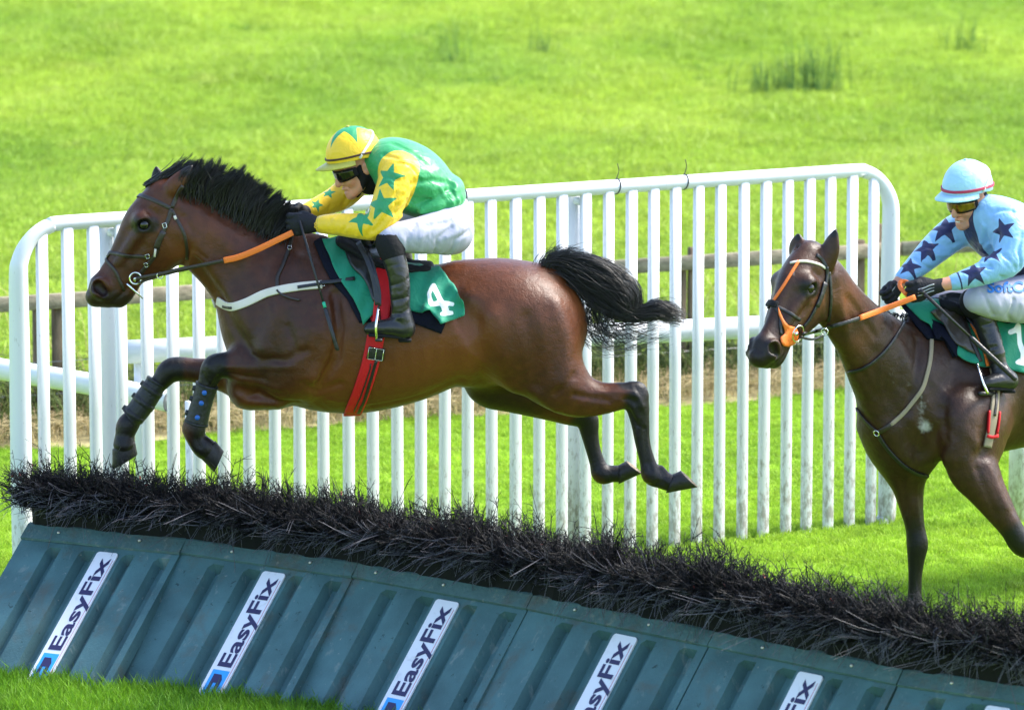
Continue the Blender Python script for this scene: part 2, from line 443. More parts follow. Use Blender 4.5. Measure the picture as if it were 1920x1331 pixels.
# ------------------------------------------------------------------ ground and grass
def grass_mat(name, c_a, c_b, c_dry, scale, dry_at=.72):
    m = bpy.data.materials.new(name); N, L = nodes_of(m); MATS[name] = m; b = N['Principled BSDF']
    b.inputs['Roughness'].default_value = .55; b.inputs['Specular IOR Level'].default_value = .25
    geo = N.new('ShaderNodeNewGeometry'); oi = N.new('ShaderNodeObjectInfo')
    mp = N.new('ShaderNodeMapping'); mp.inputs['Scale'].default_value = (1, .55, 1); L.new(geo.outputs['Position'], mp.inputs[0])
    n1 = N.new('ShaderNodeTexNoise'); n1.inputs['Scale'].default_value = scale; n1.inputs['Detail'].default_value = 6; L.new(mp.outputs[0], n1.inputs['Vector'])
    r = N.new('ShaderNodeValToRGB'); L.new(n1.outputs['Fac'], r.inputs[0]); e = r.color_ramp.elements
    e[0].position = .32; e[0].color = (*c_a, 1); e[1].position = .62; e[1].color = (*c_b, 1)
    n2 = N.new('ShaderNodeTexNoise'); n2.inputs['Scale'].default_value = scale*5; n2.inputs['Detail'].default_value = 3; L.new(mp.outputs[0], n2.inputs['Vector'])
    mr = N.new('ShaderNodeMapRange'); mr.inputs['From Min'].default_value = dry_at - .08; mr.inputs['From Max'].default_value = dry_at + .1
    mr.inputs['To Max'].default_value = .55
    L.new(n2.outputs['Fac'], mr.inputs[0])
    mx = N.new('ShaderNodeMix'); mx.data_type = 'RGBA'; L.new(mr.outputs[0], mx.inputs['Factor']); L.new(r.outputs[0], mx.inputs['A']); mx.inputs['B'].default_value = (*c_dry, 1)
    hs = N.new('ShaderNodeHueSaturation'); L.new(mx.outputs['Result'], hs.inputs['Color'])
    mr2 = N.new('ShaderNodeMapRange'); mr2.inputs['To Min'].default_value = .7; mr2.inputs['To Max'].default_value = 1.3; L.new(oi.outputs['Random'], mr2.inputs[0]); L.new(mr2.outputs[0], hs.inputs['Value'])
    L.new(hs.outputs[0], b.inputs['Base Color'])
    tr = N.new('ShaderNodeBsdfTranslucent'); L.new(hs.outputs[0], tr.inputs[0]); ms = N.new('ShaderNodeMixShader'); ms.inputs[0].default_value = .42
    L.new(b.outputs[0], ms.inputs[1]); L.new(tr.outputs[0], ms.inputs[2]); L.new(ms.outputs[0], N['Material Output'].inputs[0])
    return m
grass_mat('lawn_green', (.24, .40, .035), (.33, .50, .042), (.34, .40, .06), .9)
grass_mat('field_green', (.24, .38, .045), (.37, .49, .060), (.42, .44, .12), .33, .70)
grass_mat('deep_shaded_turf', (.07, .19, .012), (.16, .33, .018), (.24, .36, .05), 1.6)
M('soil', (.17, .29, .02), .9, .1, var=.35, vscale=3)
M('field_soil', (.17, .27, .035), .9, .1, var=.3, vscale=1.3)
M('litter', (.30, .26, .13), .9, .1, var=.5, vscale=5, bump=.5, bscale=40)

def fence_y(x):                         # the wooden fence recedes to the right
    return 26.0 + (x + 2.83)*.43
def edge_y(x):                          # where the mown track ends
    return fence_y(x) - .55 - .12*math.sin(x*2.1) - .06*math.sin(x*5.3 + 1)
# mown track ground, in front of the fence; rough strip; field behind
def sheet(name, xs, yf0, yf1, ny, z, mat, kind='structure'):
    V = []; Fc = []; n = len(xs)
    for j in range(ny+1):
        t = (j/ny)**1.0
        for x in xs:
            y0, y1 = yf0(x), yf1(x); y = y0 + (y1-y0)*t
            V.append((x, y, z(x, y)))
    for j in range(ny):
        for i in range(n-1): Fc.append((j*n+i, j*n+i+1, (j+1)*n+i+1, (j+1)*n+i))
    return tag(mk(name, V, Fc, mat), kind=kind)
xs = [-400, -120, -40, -15] + list(np.linspace(-6, 6, 61)) + [15, 40, 120, 400]
def lim(x): return max(-9, min(9, x))
sheet('race_track_ground', xs, lambda x: -60, lambda x: edge_y(lim(x)) + .02, 30, lambda x, y: 0.0, 'soil')
sheet('verge_ground', xs, lambda x: edge_y(lim(x)), lambda x: fence_y(lim(x)) + 1.0, 6, lambda x, y: .008 + .05*smoothstep(0, .5, y - edge_y(lim(x))), 'litter')
def field_z(x, y):
    yy = y - fence_y(lim(x)); return .03 + .02*yy*smoothstep(0, 30, yy) + (.05*math.sin(x*.9 + y*.35) + .04*math.sin(x*2.1 - y*.8))*float(smoothstep(1, 5, yy))
sheet('field_ground', [-900, -300, -100, -40] + list(np.linspace(-16, 16, 97)) + [40, 100, 300, 900], lambda x: fence_y(lim(x)) + .7, lambda x: 95, 150, lambda x, y: field_z(x, y), 'field_soil')
sheet('far_field_ground', [-900, -300, -100, -40, -16, 16, 40, 100, 300, 900], lambda x: 94.6, lambda x: 1500, 8, lambda x, y: field_z(x, 95) + (y-95)*.02 - .03, 'field_soil')

def tuft_mesh(name, n, h, wd, spread, lean, mat, seed):
    r = np.random.default_rng(seed); V = []; Fc = []
    for i in range(n):
        a = r.uniform(0, 2*math.pi); b = np.array([r.normal()*spread, r.normal()*spread, 0]); hh = h*r.uniform(.55, 1.15)
        d = np.array([math.cos(a), math.sin(a), 0])*lean*r.uniform(.2, 1)*hh; s_ = np.array([-math.sin(a), math.cos(a), 0])
        a2 = r.uniform(0, math.pi); s_ = np.array([math.cos(a2), math.sin(a2), 0])*wd*r.uniform(.6, 1.2)
        p1 = b + d*.35 + np.array([0, 0, hh*.55]); p2 = b + d + np.array([0, 0, hh]) - np.array([0, 0, lean*hh*.2])
        k = len(V); V += [b - s_/2, b + s_/2, p1 + s_*.4, p1 - s_*.4, p2]; Fc += [(k, k+1, k+2, k+3), (k+3, k+2, k+4)]
    me = bpy.data.meshes.new(name); me.from_pydata([tuple(v) for v in V], [], Fc); me.materials.append(MATS[mat])
    return bpy.data.objects.new(name, me)          # not linked: only a source for the scatter
def scatter(name, pts, tuft, smin, smax, kind='stuff', rot_tilt=.25):
    me = bpy.data.meshes.new(name); P = np.asarray(pts); org = P.mean(0); org[2] = 0
    me.vertices.add(len(P)); me.vertices.foreach_set('co', (P - org).astype(np.float32).ravel())
    o = bpy.data.objects.new(name, me); COL.objects.link(o); o.location = Vector(org); tag(o, kind=kind)
    ng = bpy.data.node_groups.new(name, 'GeometryNodeTree')
    ng.interface.new_socket('Geometry', in_out='INPUT', socket_type='NodeSocketGeometry'); ng.interface.new_socket('Geometry', in_out='OUTPUT', socket_type='NodeSocketGeometry')
    N, L = ng.nodes, ng.links
    gi = N.new('NodeGroupInput'); go = N.new('NodeGroupOutput'); ip = N.new('GeometryNodeInstanceOnPoints'); ob = N.new('GeometryNodeObjectInfo')
    ob.inputs['Object'].default_value = tuft; ob.inputs['As Instance'].default_value = True
    rv = N.new('FunctionNodeRandomValue'); rv.data_type = 'FLOAT_VECTOR'; rv.inputs[0].default_value = (-rot_tilt, -rot_tilt, 0); rv.inputs[1].default_value = (rot_tilt, rot_tilt, 6.283)
    rs = N.new('FunctionNodeRandomValue'); rs.data_type = 'FLOAT'; rs.inputs[2].default_value = smin; rs.inputs[3].default_value = smax; rs.inputs['Seed'].default_value = 3
    L.new(gi.outputs[0], ip.inputs['Points']); L.new(ob.outputs['Geometry'], ip.inputs['Instance'])
    e2r = N.new('FunctionNodeEulerToRotation'); L.new(rv.outputs[0], e2r.inputs[0]); L.new(e2r.outputs[0], ip.inputs['Rotation'])
    L.new(rs.outputs[1], ip.inputs['Scale']); L.new(ip.outputs[0], go.inputs[0])
    md = o.modifiers.new('scatter', 'NODES'); md.node_group = ng
    return o
def noise2(x, y, s, seed=0):
    """cheap smooth value noise"""
    r = np.random.default_rng(seed + 99); T = r.uniform(size=(64, 64)); x = np.asarray(x)*s; y = np.asarray(y)*s
    xi, yi = np.floor(x).astype(int), np.floor(y).astype(int); fx, fy = x-xi, y-yi; fx = fx*fx*(3-2*fx); fy = fy*fy*(3-2*fy)
    g = lambda i, j: T[(xi+i) % 64, (yi+j) % 64]
    return (g(0, 0)*(1-fx) + g(1, 0)*fx)*(1-fy) + (g(0, 1)*(1-fx) + g(1, 1)*fx)*fy

# lawn: short dense blades over the part of the track in view and some way past it
lawn_tuft = tuft_mesh('lawn_tuft', 30, .030, .0038, .038, .9, 'lawn_green', 1)
n = 95000; x = rng.uniform(-5.6, 5.6, n); y = rng.uniform(16.0, 29.0, n)
k = y < np.array([edge_y(a) for a in x]) + .05*rng.normal(size=n)
scatter('lawn_grass', np.stack([x[k], y[k], np.zeros(k.sum())], 1), lawn_tuft, .6, 1.25)
# longer, deeper green grass before the hurdle foot, shading mixed into its colour
front_tuft = tuft_mesh('front_tuft', 30, .085, .0042, .035, .55, 'deep_shaded_turf', 2)
n = 14000; x = rng.uniform(-3.4, 1.2, n); y = rng.uniform(16.5, 19.62, n)
k = y < 19.62 - (x + 2.5)*.42
scatter('foreground_grass', np.stack([x[k], y[k], np.zeros(k.sum())], 1), front_tuft, .7, 1.3)
# pasture behind
field_tuft = tuft_mesh('field_tuft', 30, .085, .012, .10, 1.3, 'field_green', 3)
n = 250000; y = 26.0 + 54*rng.uniform(size=n)**1.3; x = rng.uniform(-1, 1, n)*(y*.23 + 1.5)
fy = np.array([fence_y(lim(a)) for a in x]); k = y > fy + .5; x, y = x[k], y[k]
z = np.array([field_z(a, b) for a, b in zip(x, y)])
hs = noise2(x, y*.6, 1.7, 1)*.6 + noise2(x, y*.6, .5, 2)*.4
P = np.stack([x, y, z], 1)
scatter('pasture_grass', P[hs < .62], field_tuft, .5, .95)
field_tuft2 = tuft_mesh('field_tuft_long', 30, .13, .012, .10, 1.2, 'field_green', 4)
scatter('long_pasture_grass', P[hs >= .62], field_tuft2, .55, 1.0)

# dark green tufts standing in for shadowed hollows, in loose horizontal drifts
grass_mat('hollow_shade_green', (.07, .17, .02), (.14, .28, .025), (.3, .3, .1), .8)
dark_tuft = tuft_mesh('hollow_shade_tuft', 30, .10, .012, .07, .9, 'hollow_shade_green', 6)
L_ = []
for q in range(270):
    y = 29 + 46*rng.uniform()**1.2; x = rng.uniform(-1, 1)*(y*.22 + 1); m_ = int(rng.integers(2, 16)); wd = rng.uniform(.12, .55)
    if y < fence_y(lim(x)) + 1: continue
    for _ in range(m_):
        a, b = x + rng.normal()*wd, y + rng.normal()*wd*.35; L_.append((a, b, field_z(a, b) - .01))
scatter('hollow_shade_grass', np.array(L_), dark_tuft, .45, 1.05)
# ------------------------------------------------------------------ rough verge along the fence: straw, weeds
M('straw', (.48, .39, .21), .8, .2, var=.35, vscale=25, trans=.2)
M('weed', (.13, .17, .045), .6, .25, var=.4, vscale=12, trans=.3)
M('weed_dark', (.05, .085, .025), .6, .25, var=.4, vscale=12, trans=.25)
def verge(name, n, off0, off1, h, wd, lean, mat, seed, prob=None):
    r = np.random.default_rng(seed); L_ = []; xx = r.uniform(-5, 5.5, n); oo = r.uniform(off0, off1, n)
    for x, o in zip(xx, oo):
        if prob is not None and r.uniform() > prob(x, o): continue
        y = fence_y(x) + o; hh = h*r.uniform(.4, 1.1); a = r.uniform(0, 2*math.pi); d = lean*hh*r.uniform(.3, 1.2)
        b = np.array([x, y, .03]); t = np.linspace(0, 1, 5)
        zz = hh*(1.5*t - .5*t*t*(1 + min(1, lean*.6)))
        L_.append(np.stack([b[0] + d*math.cos(a)*t*t, b[1] + d*math.sin(a)*t*t, b[2] + np.maximum(zz, 0.0) + 0*t], 1))
    return tag(strands(name, L_, wd, wd*.25, mat, sides=3), kind='stuff')
verge('dry_straw', 11000, -.60, .5, .20, .0030, 1.9, 'straw', 11)
verge('verge_weeds', 7000, -.42, .75, .40, .0042, .8, 'weed', 12, lambda x, o: .4 + .6*noise2(x, o, 2.2, 5))
verge('verge_dark_weeds', 3600, -.12, .6, .38, .0065, .9, 'weed_dark', 13, lambda x, o: noise2(x, o, 1.6, 7))
verge('dry_stems', 420, .2, 1.4, .75, .0026, .45, 'straw', 14)

# ------------------------------------------------------------------ rush clumps in the field
M('rush_green', (.115, .23, .055), .6, .25, var=.3, vscale=10, trans=.25)
def rush(px, py, wd, h, n, dark, label):
    p = G(px, py, .25); y0 = p[1]
    for _ in range(3): p = G(px, py, field_z(p[0], p[1]))
    r = np.random.default_rng(int(px)); L_ = []
    for i in range(n):
        b = p + np.array([r.normal()*wd*.45, r.normal()*wd*.3, -.02]); hh = h*r.uniform(.5, 1.1); a = r.uniform(0, 6.28); d = hh*.3*r.uniform(.1, 1)
        t = np.linspace(0, 1, 4); L_.append(np.stack([b[0] + d*math.cos(a)*t*t, b[1] + d*math.sin(a)*t*t, b[2] + hh*t], 1))
    o = strands('rush_clump', L_, .0078, .0018, 'rush_green'); return tag(o, label, 'rush clump', 'rush clumps in the pasture')
rush(1440, 178, .30, .40, 52, 0, 'pale left half of the big rush pair high in the pasture')
rush(1528, 178, .32, .54, 75, 0, 'tallest dark rush clump, right half of the pair high in the pasture')
rush(1012, 110, .18, .42, 18, 0, 'thin rush clump in the pasture near the middle of the upper edge')
rush(846, 128, .2, .5, 16, 0, 'single thin dark rush tuft in the pasture above the yellow cap')
rush(1808, 100, .24, .42, 22, 0, 'sparse rush clump in the pasture far above the light blue cap')

# ------------------------------------------------------------------ wooden fence
M('fence_wood', (.24, .205, .15), .85, .15, var=.35, vscale=14, bump=.4, bscale=60, stretch=(.6, 3, 3))
M('fence_post_wood', (.15, .11, .075), .9, .15, var=.45, vscale=14, bump=.4, bscale=60, stretch=(3, 3, .5))
M('wire', (.35, .35, .34), .5, .5, metal=.8)
fdir = np.array([1, .43, 0]); fdir /= np.linalg.norm(fdir); fn_ = np.array([-fdir[1], fdir[0], 0])
wf = empty('wooden_fence', (0, fence_y(0), 0), 'low weathered timber post and rail fence behind the white wing', 'fence')
railpx = [(-1500, 668), (-330, 592), (412, 545), (1130, 503), (1690, 467), (2300, 432), (3300, 372)]
pts = [W(px, py, fence_y((px-960)/F_PX*27)) for px, py in railpx]
pts = []
for px, py in railpx:
    x = 0
    for _ in range(6): x = (px-960)/F_PX*fence_y(x)
    pts.append(W(px, py, fence_y(x)))
for a, b in zip(pts[:-1], pts[1:]):
    e = b - a; e = e*(1 - .012/np.linalg.norm(e))
    V, Fc = box_vf(a - fn_*.02 - np.array([0, 0, .042]), e, fn_*.036, np.array([0, 0, .084]), .004); mk('rail', V, Fc, 'fence_wood', wf)
def fpost(px, ztop, wd, back=False):
    x = 0
    for _ in range(6): x = (px-960)/F_PX*fence_y(x)
    c = np.array([x, fence_y(x), 0]) + fn_*(.018 if back else -.02 - wd)
    V, Fc = box_vf(c - fdir*wd/2 + np.array([0, 0, -.05]), fdir*wd, fn_*wd, np.array([0, 0, ztop + .05]), .006); mk('post', V, Fc, 'fence_post_wood', wf)
for px, zt, wd, bk in [(-1100, .66, .07, True), (-700, .68, .07, True), (2400, .88, .07, True), (-260, .72, .07, True), (68, .74, .055, True), (108, .73, .07, True), (510, .72, .06, True), (946, .76, .05, True), (1287, .78, .045, True), (1303, .84, .035, True), (1622, .83, .06, True), (1655, .92, .07, True), (2010, .85, .07, True)]:
    fpost(px, zt, wd, bk)
for hz in (.2, .38):
    A = np.array([-5, fence_y(-5), hz]) - fn_*.03; B = np.array([6, fence_y(6), hz + .06]) - fn_*.03
    tube('wire_strand', [A, (A+B)/2, B], .0022, 'wire', wf, seg=5)

# ------------------------------------------------------------------ white plastic running rails
def white_mat(name, dirt):
    m = M(name, (.66, .67, .69), .38, .4, bump=.03, bscale=18)
    N, L = m.node_tree.nodes, m.node_tree.links; b = N['Principled BSDF']; geo = N.new('ShaderNodeNewGeometry')
    mp = N.new('ShaderNodeMapping'); mp.inputs['Scale'].default_value = (30, 30, 12); L.new(geo.outputs['Position'], mp.inputs[0])
    n = N.new('ShaderNodeTexNoise'); n.inputs['Scale'].default_value = 1.6; n.inputs['Detail'].default_value = 8; n.inputs['Roughness'].default_value = .7; L.new(mp.outputs[0], n.inputs['Vector'])
    sx = N.new('ShaderNodeSeparateXYZ'); L.new(geo.outputs['Position'], sx.inputs[0])
    mz = N.new('ShaderNodeMapRange'); mz.inputs['From Min'].default_value = .75; mz.inputs['From Max'].default_value = .1; mz.inputs['To Min'].default_value = 0; mz.inputs['To Max'].default_value = dirt; L.new(sx.outputs[2], mz.inputs[0])
    ad = N.new('ShaderNodeMath'); ad.operation = 'ADD'; L.new(n.outputs['Fac'], ad.inputs[0]); L.new(mz.outputs[0], ad.inputs[1])
    mr = N.new('ShaderNodeMapRange'); mr.inputs['From Min'].default_value = .62; mr.inputs['From Max'].default_value = .76; mr.inputs['To Max'].default_value = .7; L.new(ad.outputs[0], mr.inputs[0])
    mx = N.new('ShaderNodeMix'); mx.data_type = 'RGBA'; mx.inputs['A'].default_value = (.66, .67, .69, 1); mx.inputs['B'].default_value = (.22, .18, .14, 1); L.new(mr.outputs[0], mx.inputs['Factor']); L.new(mx.outputs['Result'], b.inputs['Base Color'])
white_mat('white_plastic', .19); white_mat('white_plastic_clean', .02)
M('pipe_inside', (.25, .26, .27), .7)
M('black_tie', (.015, .015, .016), .45)

rr = empty('running_rail', W(960, 960, 22.6), 'thick white plastic running rail behind the horse and the wing', 'rail', 'white running rails beside the track')
P = [W(px, py, y) for px, py, y in [(232, 660, 22.0), (700, 640, 22.5), (1110, 628, 22.95), (1400, 614, 23.3), (1900, 592, 23.9), (2600, 560, 24.7)]]
tube('rail_pipe', spline(P, 4), .056, 'white_plastic_clean', rr, seg=20)
for px, y in ((262, 22.03), (2100, 24.1)):
    t = W(px, 660 if px < 900 else 585, y); tube('rail_leg', [t + np.array([0, .02, -.02]), t + np.array([0, .03, -.4]), np.array([t[0]+.01, t[1]+.03, -.05])], .03, 'white_plastic', rr, seg=12)
bs = W(262, 878, 21.95); bx = np.array([bs[0], 22.0, 0])
V, Fc = box_vf(bx - np.array([.07, .06, .02]), (.14, 0, 0), (0, .12, 0), (0, 0, .14), .025); mk('rail_foot', V, Fc, 'white_plastic', rr)
r2 = empty('running_rail', W(100, 900, 22.0), 'white plastic rail dipping down to an open pipe end behind the left of the wing', 'rail', 'white running rails beside the track')
P = spline([W(-700, 575, 23.4), W(-260, 645, 22.7), W(0, 692, 22.3), (W(180, 722, 22.02)), W(318, 752, 21.8)], 5)
tube('rail_pipe', P, .052, 'white_plastic_clean', r2, seg=20, cap=False)
e_ = P[-1]; d_ = (P[-1]-P[-2])/np.linalg.norm(P[-1]-P[-2]); tube('pipe_end', [e_ - d_*.02, e_ - d_*.012], [.046, .046], 'pipe_inside', r2, seg=20)
V, Fc = tube_vf([e_, e_ - d_*.2], .046, 20, False); mk('pipe_lining', V, [f[::-1] for f in Fc], 'pipe_inside', r2)
for px, y in ((357, 21.72), (-200, 22.6)):
    t = W(px, 760 if px > 0 else 655, y); tube('rail_leg', [t + np.array([0, .0, .02]), np.array([t[0]+.004, t[1], -.05])], .026, 'white_plastic', r2, seg=12)

# ------------------------------------------------------------------ the white wing
HT = 1.765
wa, wb = G(230, 411, HT), G(1625, 319, HT)
wdir = wb - wa; wdir[2] = 0; wlen = np.linalg.norm(wdir); wdir /= wlen; wn = np.array([-wdir[1], wdir[0], 0])
base = lambda s, z, off=0: np.array([wa[0], wa[1], 0]) + wdir*s + wn*off + np.array([0, 0, z])
def s_of(px, z=1.0):                    # position along the wing seen at a pixel column
    a = base(0, z); lo, hi = -2.0, 6.0
    for _ in range(50):
        mid = (lo+hi)/2
        if proj(base(mid, z))[0, 0] < px: lo = mid
        else: hi = mid
    return lo
wing = empty('wing_fence', base(1.6, 0), 'tall white plastic palisade wing with rounded corners beside the hurdle', 'wing')
sL, sR = s_of(38), s_of(1668); RT, RW = .034, .048
# frame: one bent pipe, thicker uprights, closed under the turf
prof = []
rc = .215
def arc(cx, cz, a0, a1, r, n=7): return [(cx + r*math.cos(a), cz + r*math.sin(a)) for a in np.linspace(a0, a1, n)]
top_ = arc(sL + rc, HT - rc, math.pi, math.pi/2, rc) + [(sL + rc + (sR-sL-2*rc)*t, HT) for t in (.1, .3, .5, .7, .9)] + arc(sR - rc, HT - rc, math.pi/2, 0, rc)
low_ = [(sR, z) for z in (1.3, .9, .5)] + arc(sR - .13, .13 - .05, 0, -math.pi/2, .13)[1:]
lowl = arc(sL + .13, .13 - .05, -math.pi/2, -math.pi, .13)[:-1] + [(sL, z) for z in (.5, .9, 1.3)]
def rad(p, s): return np.where((np.abs(p[:, 0]-sL) < .1) | (np.abs(p[:, 0]-sR) < .1), s, RT)
ring = np.array(lowl + top_ + low_)
rr_ = np.array([RW if (abs(p[0]-sL) < .03 or abs(p[0]-sR) < .03) and p[1] < HT-.2 else RT for p in ring]); rr_ = np.convolve(np.r_[rr_[:1].repeat(2), rr_, rr_[-1:].repeat(2)], np.ones(5)/5, 'valid')
RS = spline(np.c_[ring, rr_], 3)
tube('frame', [base(s, z) for s, z, _ in RS], RS[:, 2], 'white_plastic', wing, seg=20)
b0, b1 = s_of(80), s_of(1634)
bal = None
for i in range(36):
    s = b0 + (b1 - b0)*i/35 + rnd.uniform(-.004, .004); wd, dp = .0268*(1 + .04*rnd.uniform(-1, 1)), .017
    ztop = HT - .012; 
    for ss in (sL, sR):
        dd = abs(s - ss)
        if dd < rc: ztop = HT - rc + math.sqrt(max(0, rc*rc - (rc-dd)**2)) - .01
    zs = [-.04, .3, .9, ztop]; V = []; a = np.linspace(0, 2*math.pi, 12, endpoint=False); tl = rnd.uniform(-.006, .006)
    for z in zs:
        for aa in a:
            c, s2 = math.cos(aa), math.sin(aa); V.append(base(s + wd*np.sign(c)*abs(c)**.45 + tl*(z/1.7-.5), z, -.012 + dp*np.sign(s2)*abs(s2)**.45))
    Fc = [(j*12+k_, j*12+(k_+1) % 12, (j+1)*12+(k_+1) % 12, (j+1)*12+k_) for j in range(3) for k_ in range(12)] + [tuple(range(36, 48))]
    mk('baluster', V, Fc, 'white_plastic', wing)
for px in (219, 1089):
    s = s_of(px); P = [base(s, z, .085) for z in (-.05, .6, 1.2, HT - .03)]
    tube('support_post', P, .046, 'white_plastic', wing, seg=18)
    P = [base(s, HT-.06, .085), base(s, HT-.06, 0)]; tube('bracket', P, .02, 'white_plastic', wing, seg=8)
s = s_of(1062); 
for px, tail in ((868, 0), (1156, 1), (1283, 1)):
    s = s_of(px, HT); c = base(s, HT); a = np.linspace(0, 2*math.pi, 16, endpoint=False)
    tube('cable_tie', [c + (RT+.002)*(math.cos(x)*wn + math.sin(x)*np.array([0, 0, 1])) + wdir*.006*math.sin(x) for x in a], .003, 'black_tie', wing, seg=5, closed=True)
    if tail:
        b = c + np.array([0, -.02, RT+.001]); tube('tie_tail', spline([b - wdir*.004, b + wdir*.006 + np.array([0, 0, .02]), b + wdir*.012 + np.array([0, 0, .045]), b + wdir*.004 + np.array([0, 0, .075])], 4), .0022, 'black_tie', wing, seg=5)
# the next wing's first post, at the right edge
p0 = G(1907, 978, 0); nw = empty('wing_post', p0, 'single white plastic post standing beyond the rear horse at the right edge', 'post')
tube('post', [p0 + np.array([0, 0, z]) for z in (-.05, .5, 1.05)], .045, 'white_plastic', nw, seg=18)
tube('post_cap', [p0 + np.array([0, 0, z]) for z in (1.05, 1.065, 1.075)], [.05, .05, .03], 'white_plastic', nw, seg=18)

# ------------------------------------------------------------------ the hurdle: six leaning sections
def add_wear(m, scale, lo, hi, amount, col, stretch=(1, 1, 1), detail=9):
    """patchy dirt or scuffs over whatever colour the material has"""
    N, L = m.node_tree.nodes, m.node_tree.links; geo = N.new('ShaderNodeNewGeometry'); mp = N.new('ShaderNodeMapping'); mp.inputs['Scale'].default_value = stretch; L.new(geo.outputs['Position'], mp.inputs[0])
    n = N.new('ShaderNodeTexNoise'); n.inputs['Scale'].default_value = scale; n.inputs['Detail'].default_value = detail; n.inputs['Roughness'].default_value = .68; n.inputs['Distortion'].default_value = .4; L.new(mp.outputs[0], n.inputs['Vector'])
    mr = N.new('ShaderNodeMapRange'); mr.inputs['From Min'].default_value = lo; mr.inputs['From Max'].default_value = hi; mr.inputs['To Max'].default_value = amount; L.new(n.outputs['Fac'], mr.inputs[0])
    mx = N.new('ShaderNodeMix'); mx.data_type = 'RGBA'; L.new(mr.outputs[0], mx.inputs['Factor']); b = N['Principled BSDF']; inp = b.inputs['Base Color']
    if inp.is_linked: L.new(inp.links[0].from_socket, mx.inputs['A'])
    else: mx.inputs['A'].default_value = inp.default_value
    mx.inputs['B'].default_value = (*col, 1); L.new(mx.outputs['Result'], inp)
m = M('hurdle_green', (.056, .122, .130), .55, .22, var=.25, vscale=5, bump=.15, bscale=90)
add_wear(m, 4, .53, .68, .55, (.085, .07, .05)); add_wear(m, 14, .59, .66, .55, (.17, .21, .20), (1, 1, .3)); add_wear(m, 30, .63, .68, .8, (.015, .03, .03)); add_wear(m, 55, .66, .70, .8, (.30, .30, .27))
m = M('hurdle_cap', (.064, .124, .126), .6, .22, var=.2, vscale=9, bump=.3, bscale=70)
add_wear(m, 5, .53, .68, .6, (.10, .08, .055)); add_wear(m, 20, .58, .66, .6, (.19, .21, .18)); add_wear(m, 45, .64, .69, .8, (.02, .03, .03))
add_wear(M('sign_white', (.66, .66, .72), .4, .3), 11, .55, .72, .5, (.32, .31, .29))
M('sign_navy', (.022, .018, .075), .45, .4)
M('sign_blue', (.03, .30, .72), .45, .4)
M('sign_red', (.5, .12, .14), .5)
M('bolt_metal', (.55, .52, .45), .4, .5, metal=.7)
M('twig', (.0065, .006, .008), .5, .22, var=.6, vscale=40)
M('twig_dark', (.006, .006, .008), .7, .2)
M('twig_red', (.26, .04, .025), .6)
M('twig_grey', (.085, .083, .10), .45, .3, var=.4, vscale=30)
ZC = .55
cap_px = [(55, 983), (353, 1012), (676, 1057), (1004, 1116), (1343, 1184), (1697, 1255), (2050, 1306)]
cap = [G(px, py, ZC) for px, py in cap_px]
LEAN, SL = .70, None
def text_mesh(txt, size, bold):
    cu = bpy.data.curves.new('lettering', 'FONT'); cu.body = txt; cu.size = size; cu.offset = bold; cu.extrude = .0008; cu.resolution_u = 4
    o = bpy.data.objects.new('lettering', cu); COL.objects.link(o); dg = bpy.context.evaluated_depsgraph_get()
    me = bpy.data.meshes.new_from_object(o.evaluated_get(dg)); V = np.array([v.co[:] for v in me.vertices]); Fc = [tuple(p.vertices) for p in me.polygons]
    bpy.data.objects.remove(o); bpy.data.curves.remove(cu); bpy.data.meshes.remove(me); return V, Fc
LET = text_mesh('EasyFix', 1.0, .022)
def sprig_lines(r, o, d, ln, depth=0):
    """a branching birch twig; returns polylines"""
    t = np.linspace(0, 1, 4)[:, None]; bend = r.normal(size=3)*ln*.36
    P = o + d*ln*t + bend*t*t; out = [(P, depth)]
    if depth < 2:
        for i in range(4 if depth == 0 else 2):
            f = r.uniform(.25, .95); q = P[0] + (P[-1]-P[0])*f + bend*f*f - bend*f
            dd = d + r.normal(size=3)*.55; dd /= np.linalg.norm(dd); out += sprig_lines(r, q, dd, ln*r.uniform(.35, .6), depth+1)
    return out
sec_label = ['hurdle section at the far left end under the galloping horse\'s forelegs', 'second green hurdle section from the left, its white sign cut off by the turf', 'third hurdle section from the left, its sign nearest the middle of the picture',
             'fourth hurdle section, below the landing gap between the two horses', 'fifth hurdle section, below the standing foreleg of the rear horse', 'nearest hurdle section, at the lower right corner of the picture']
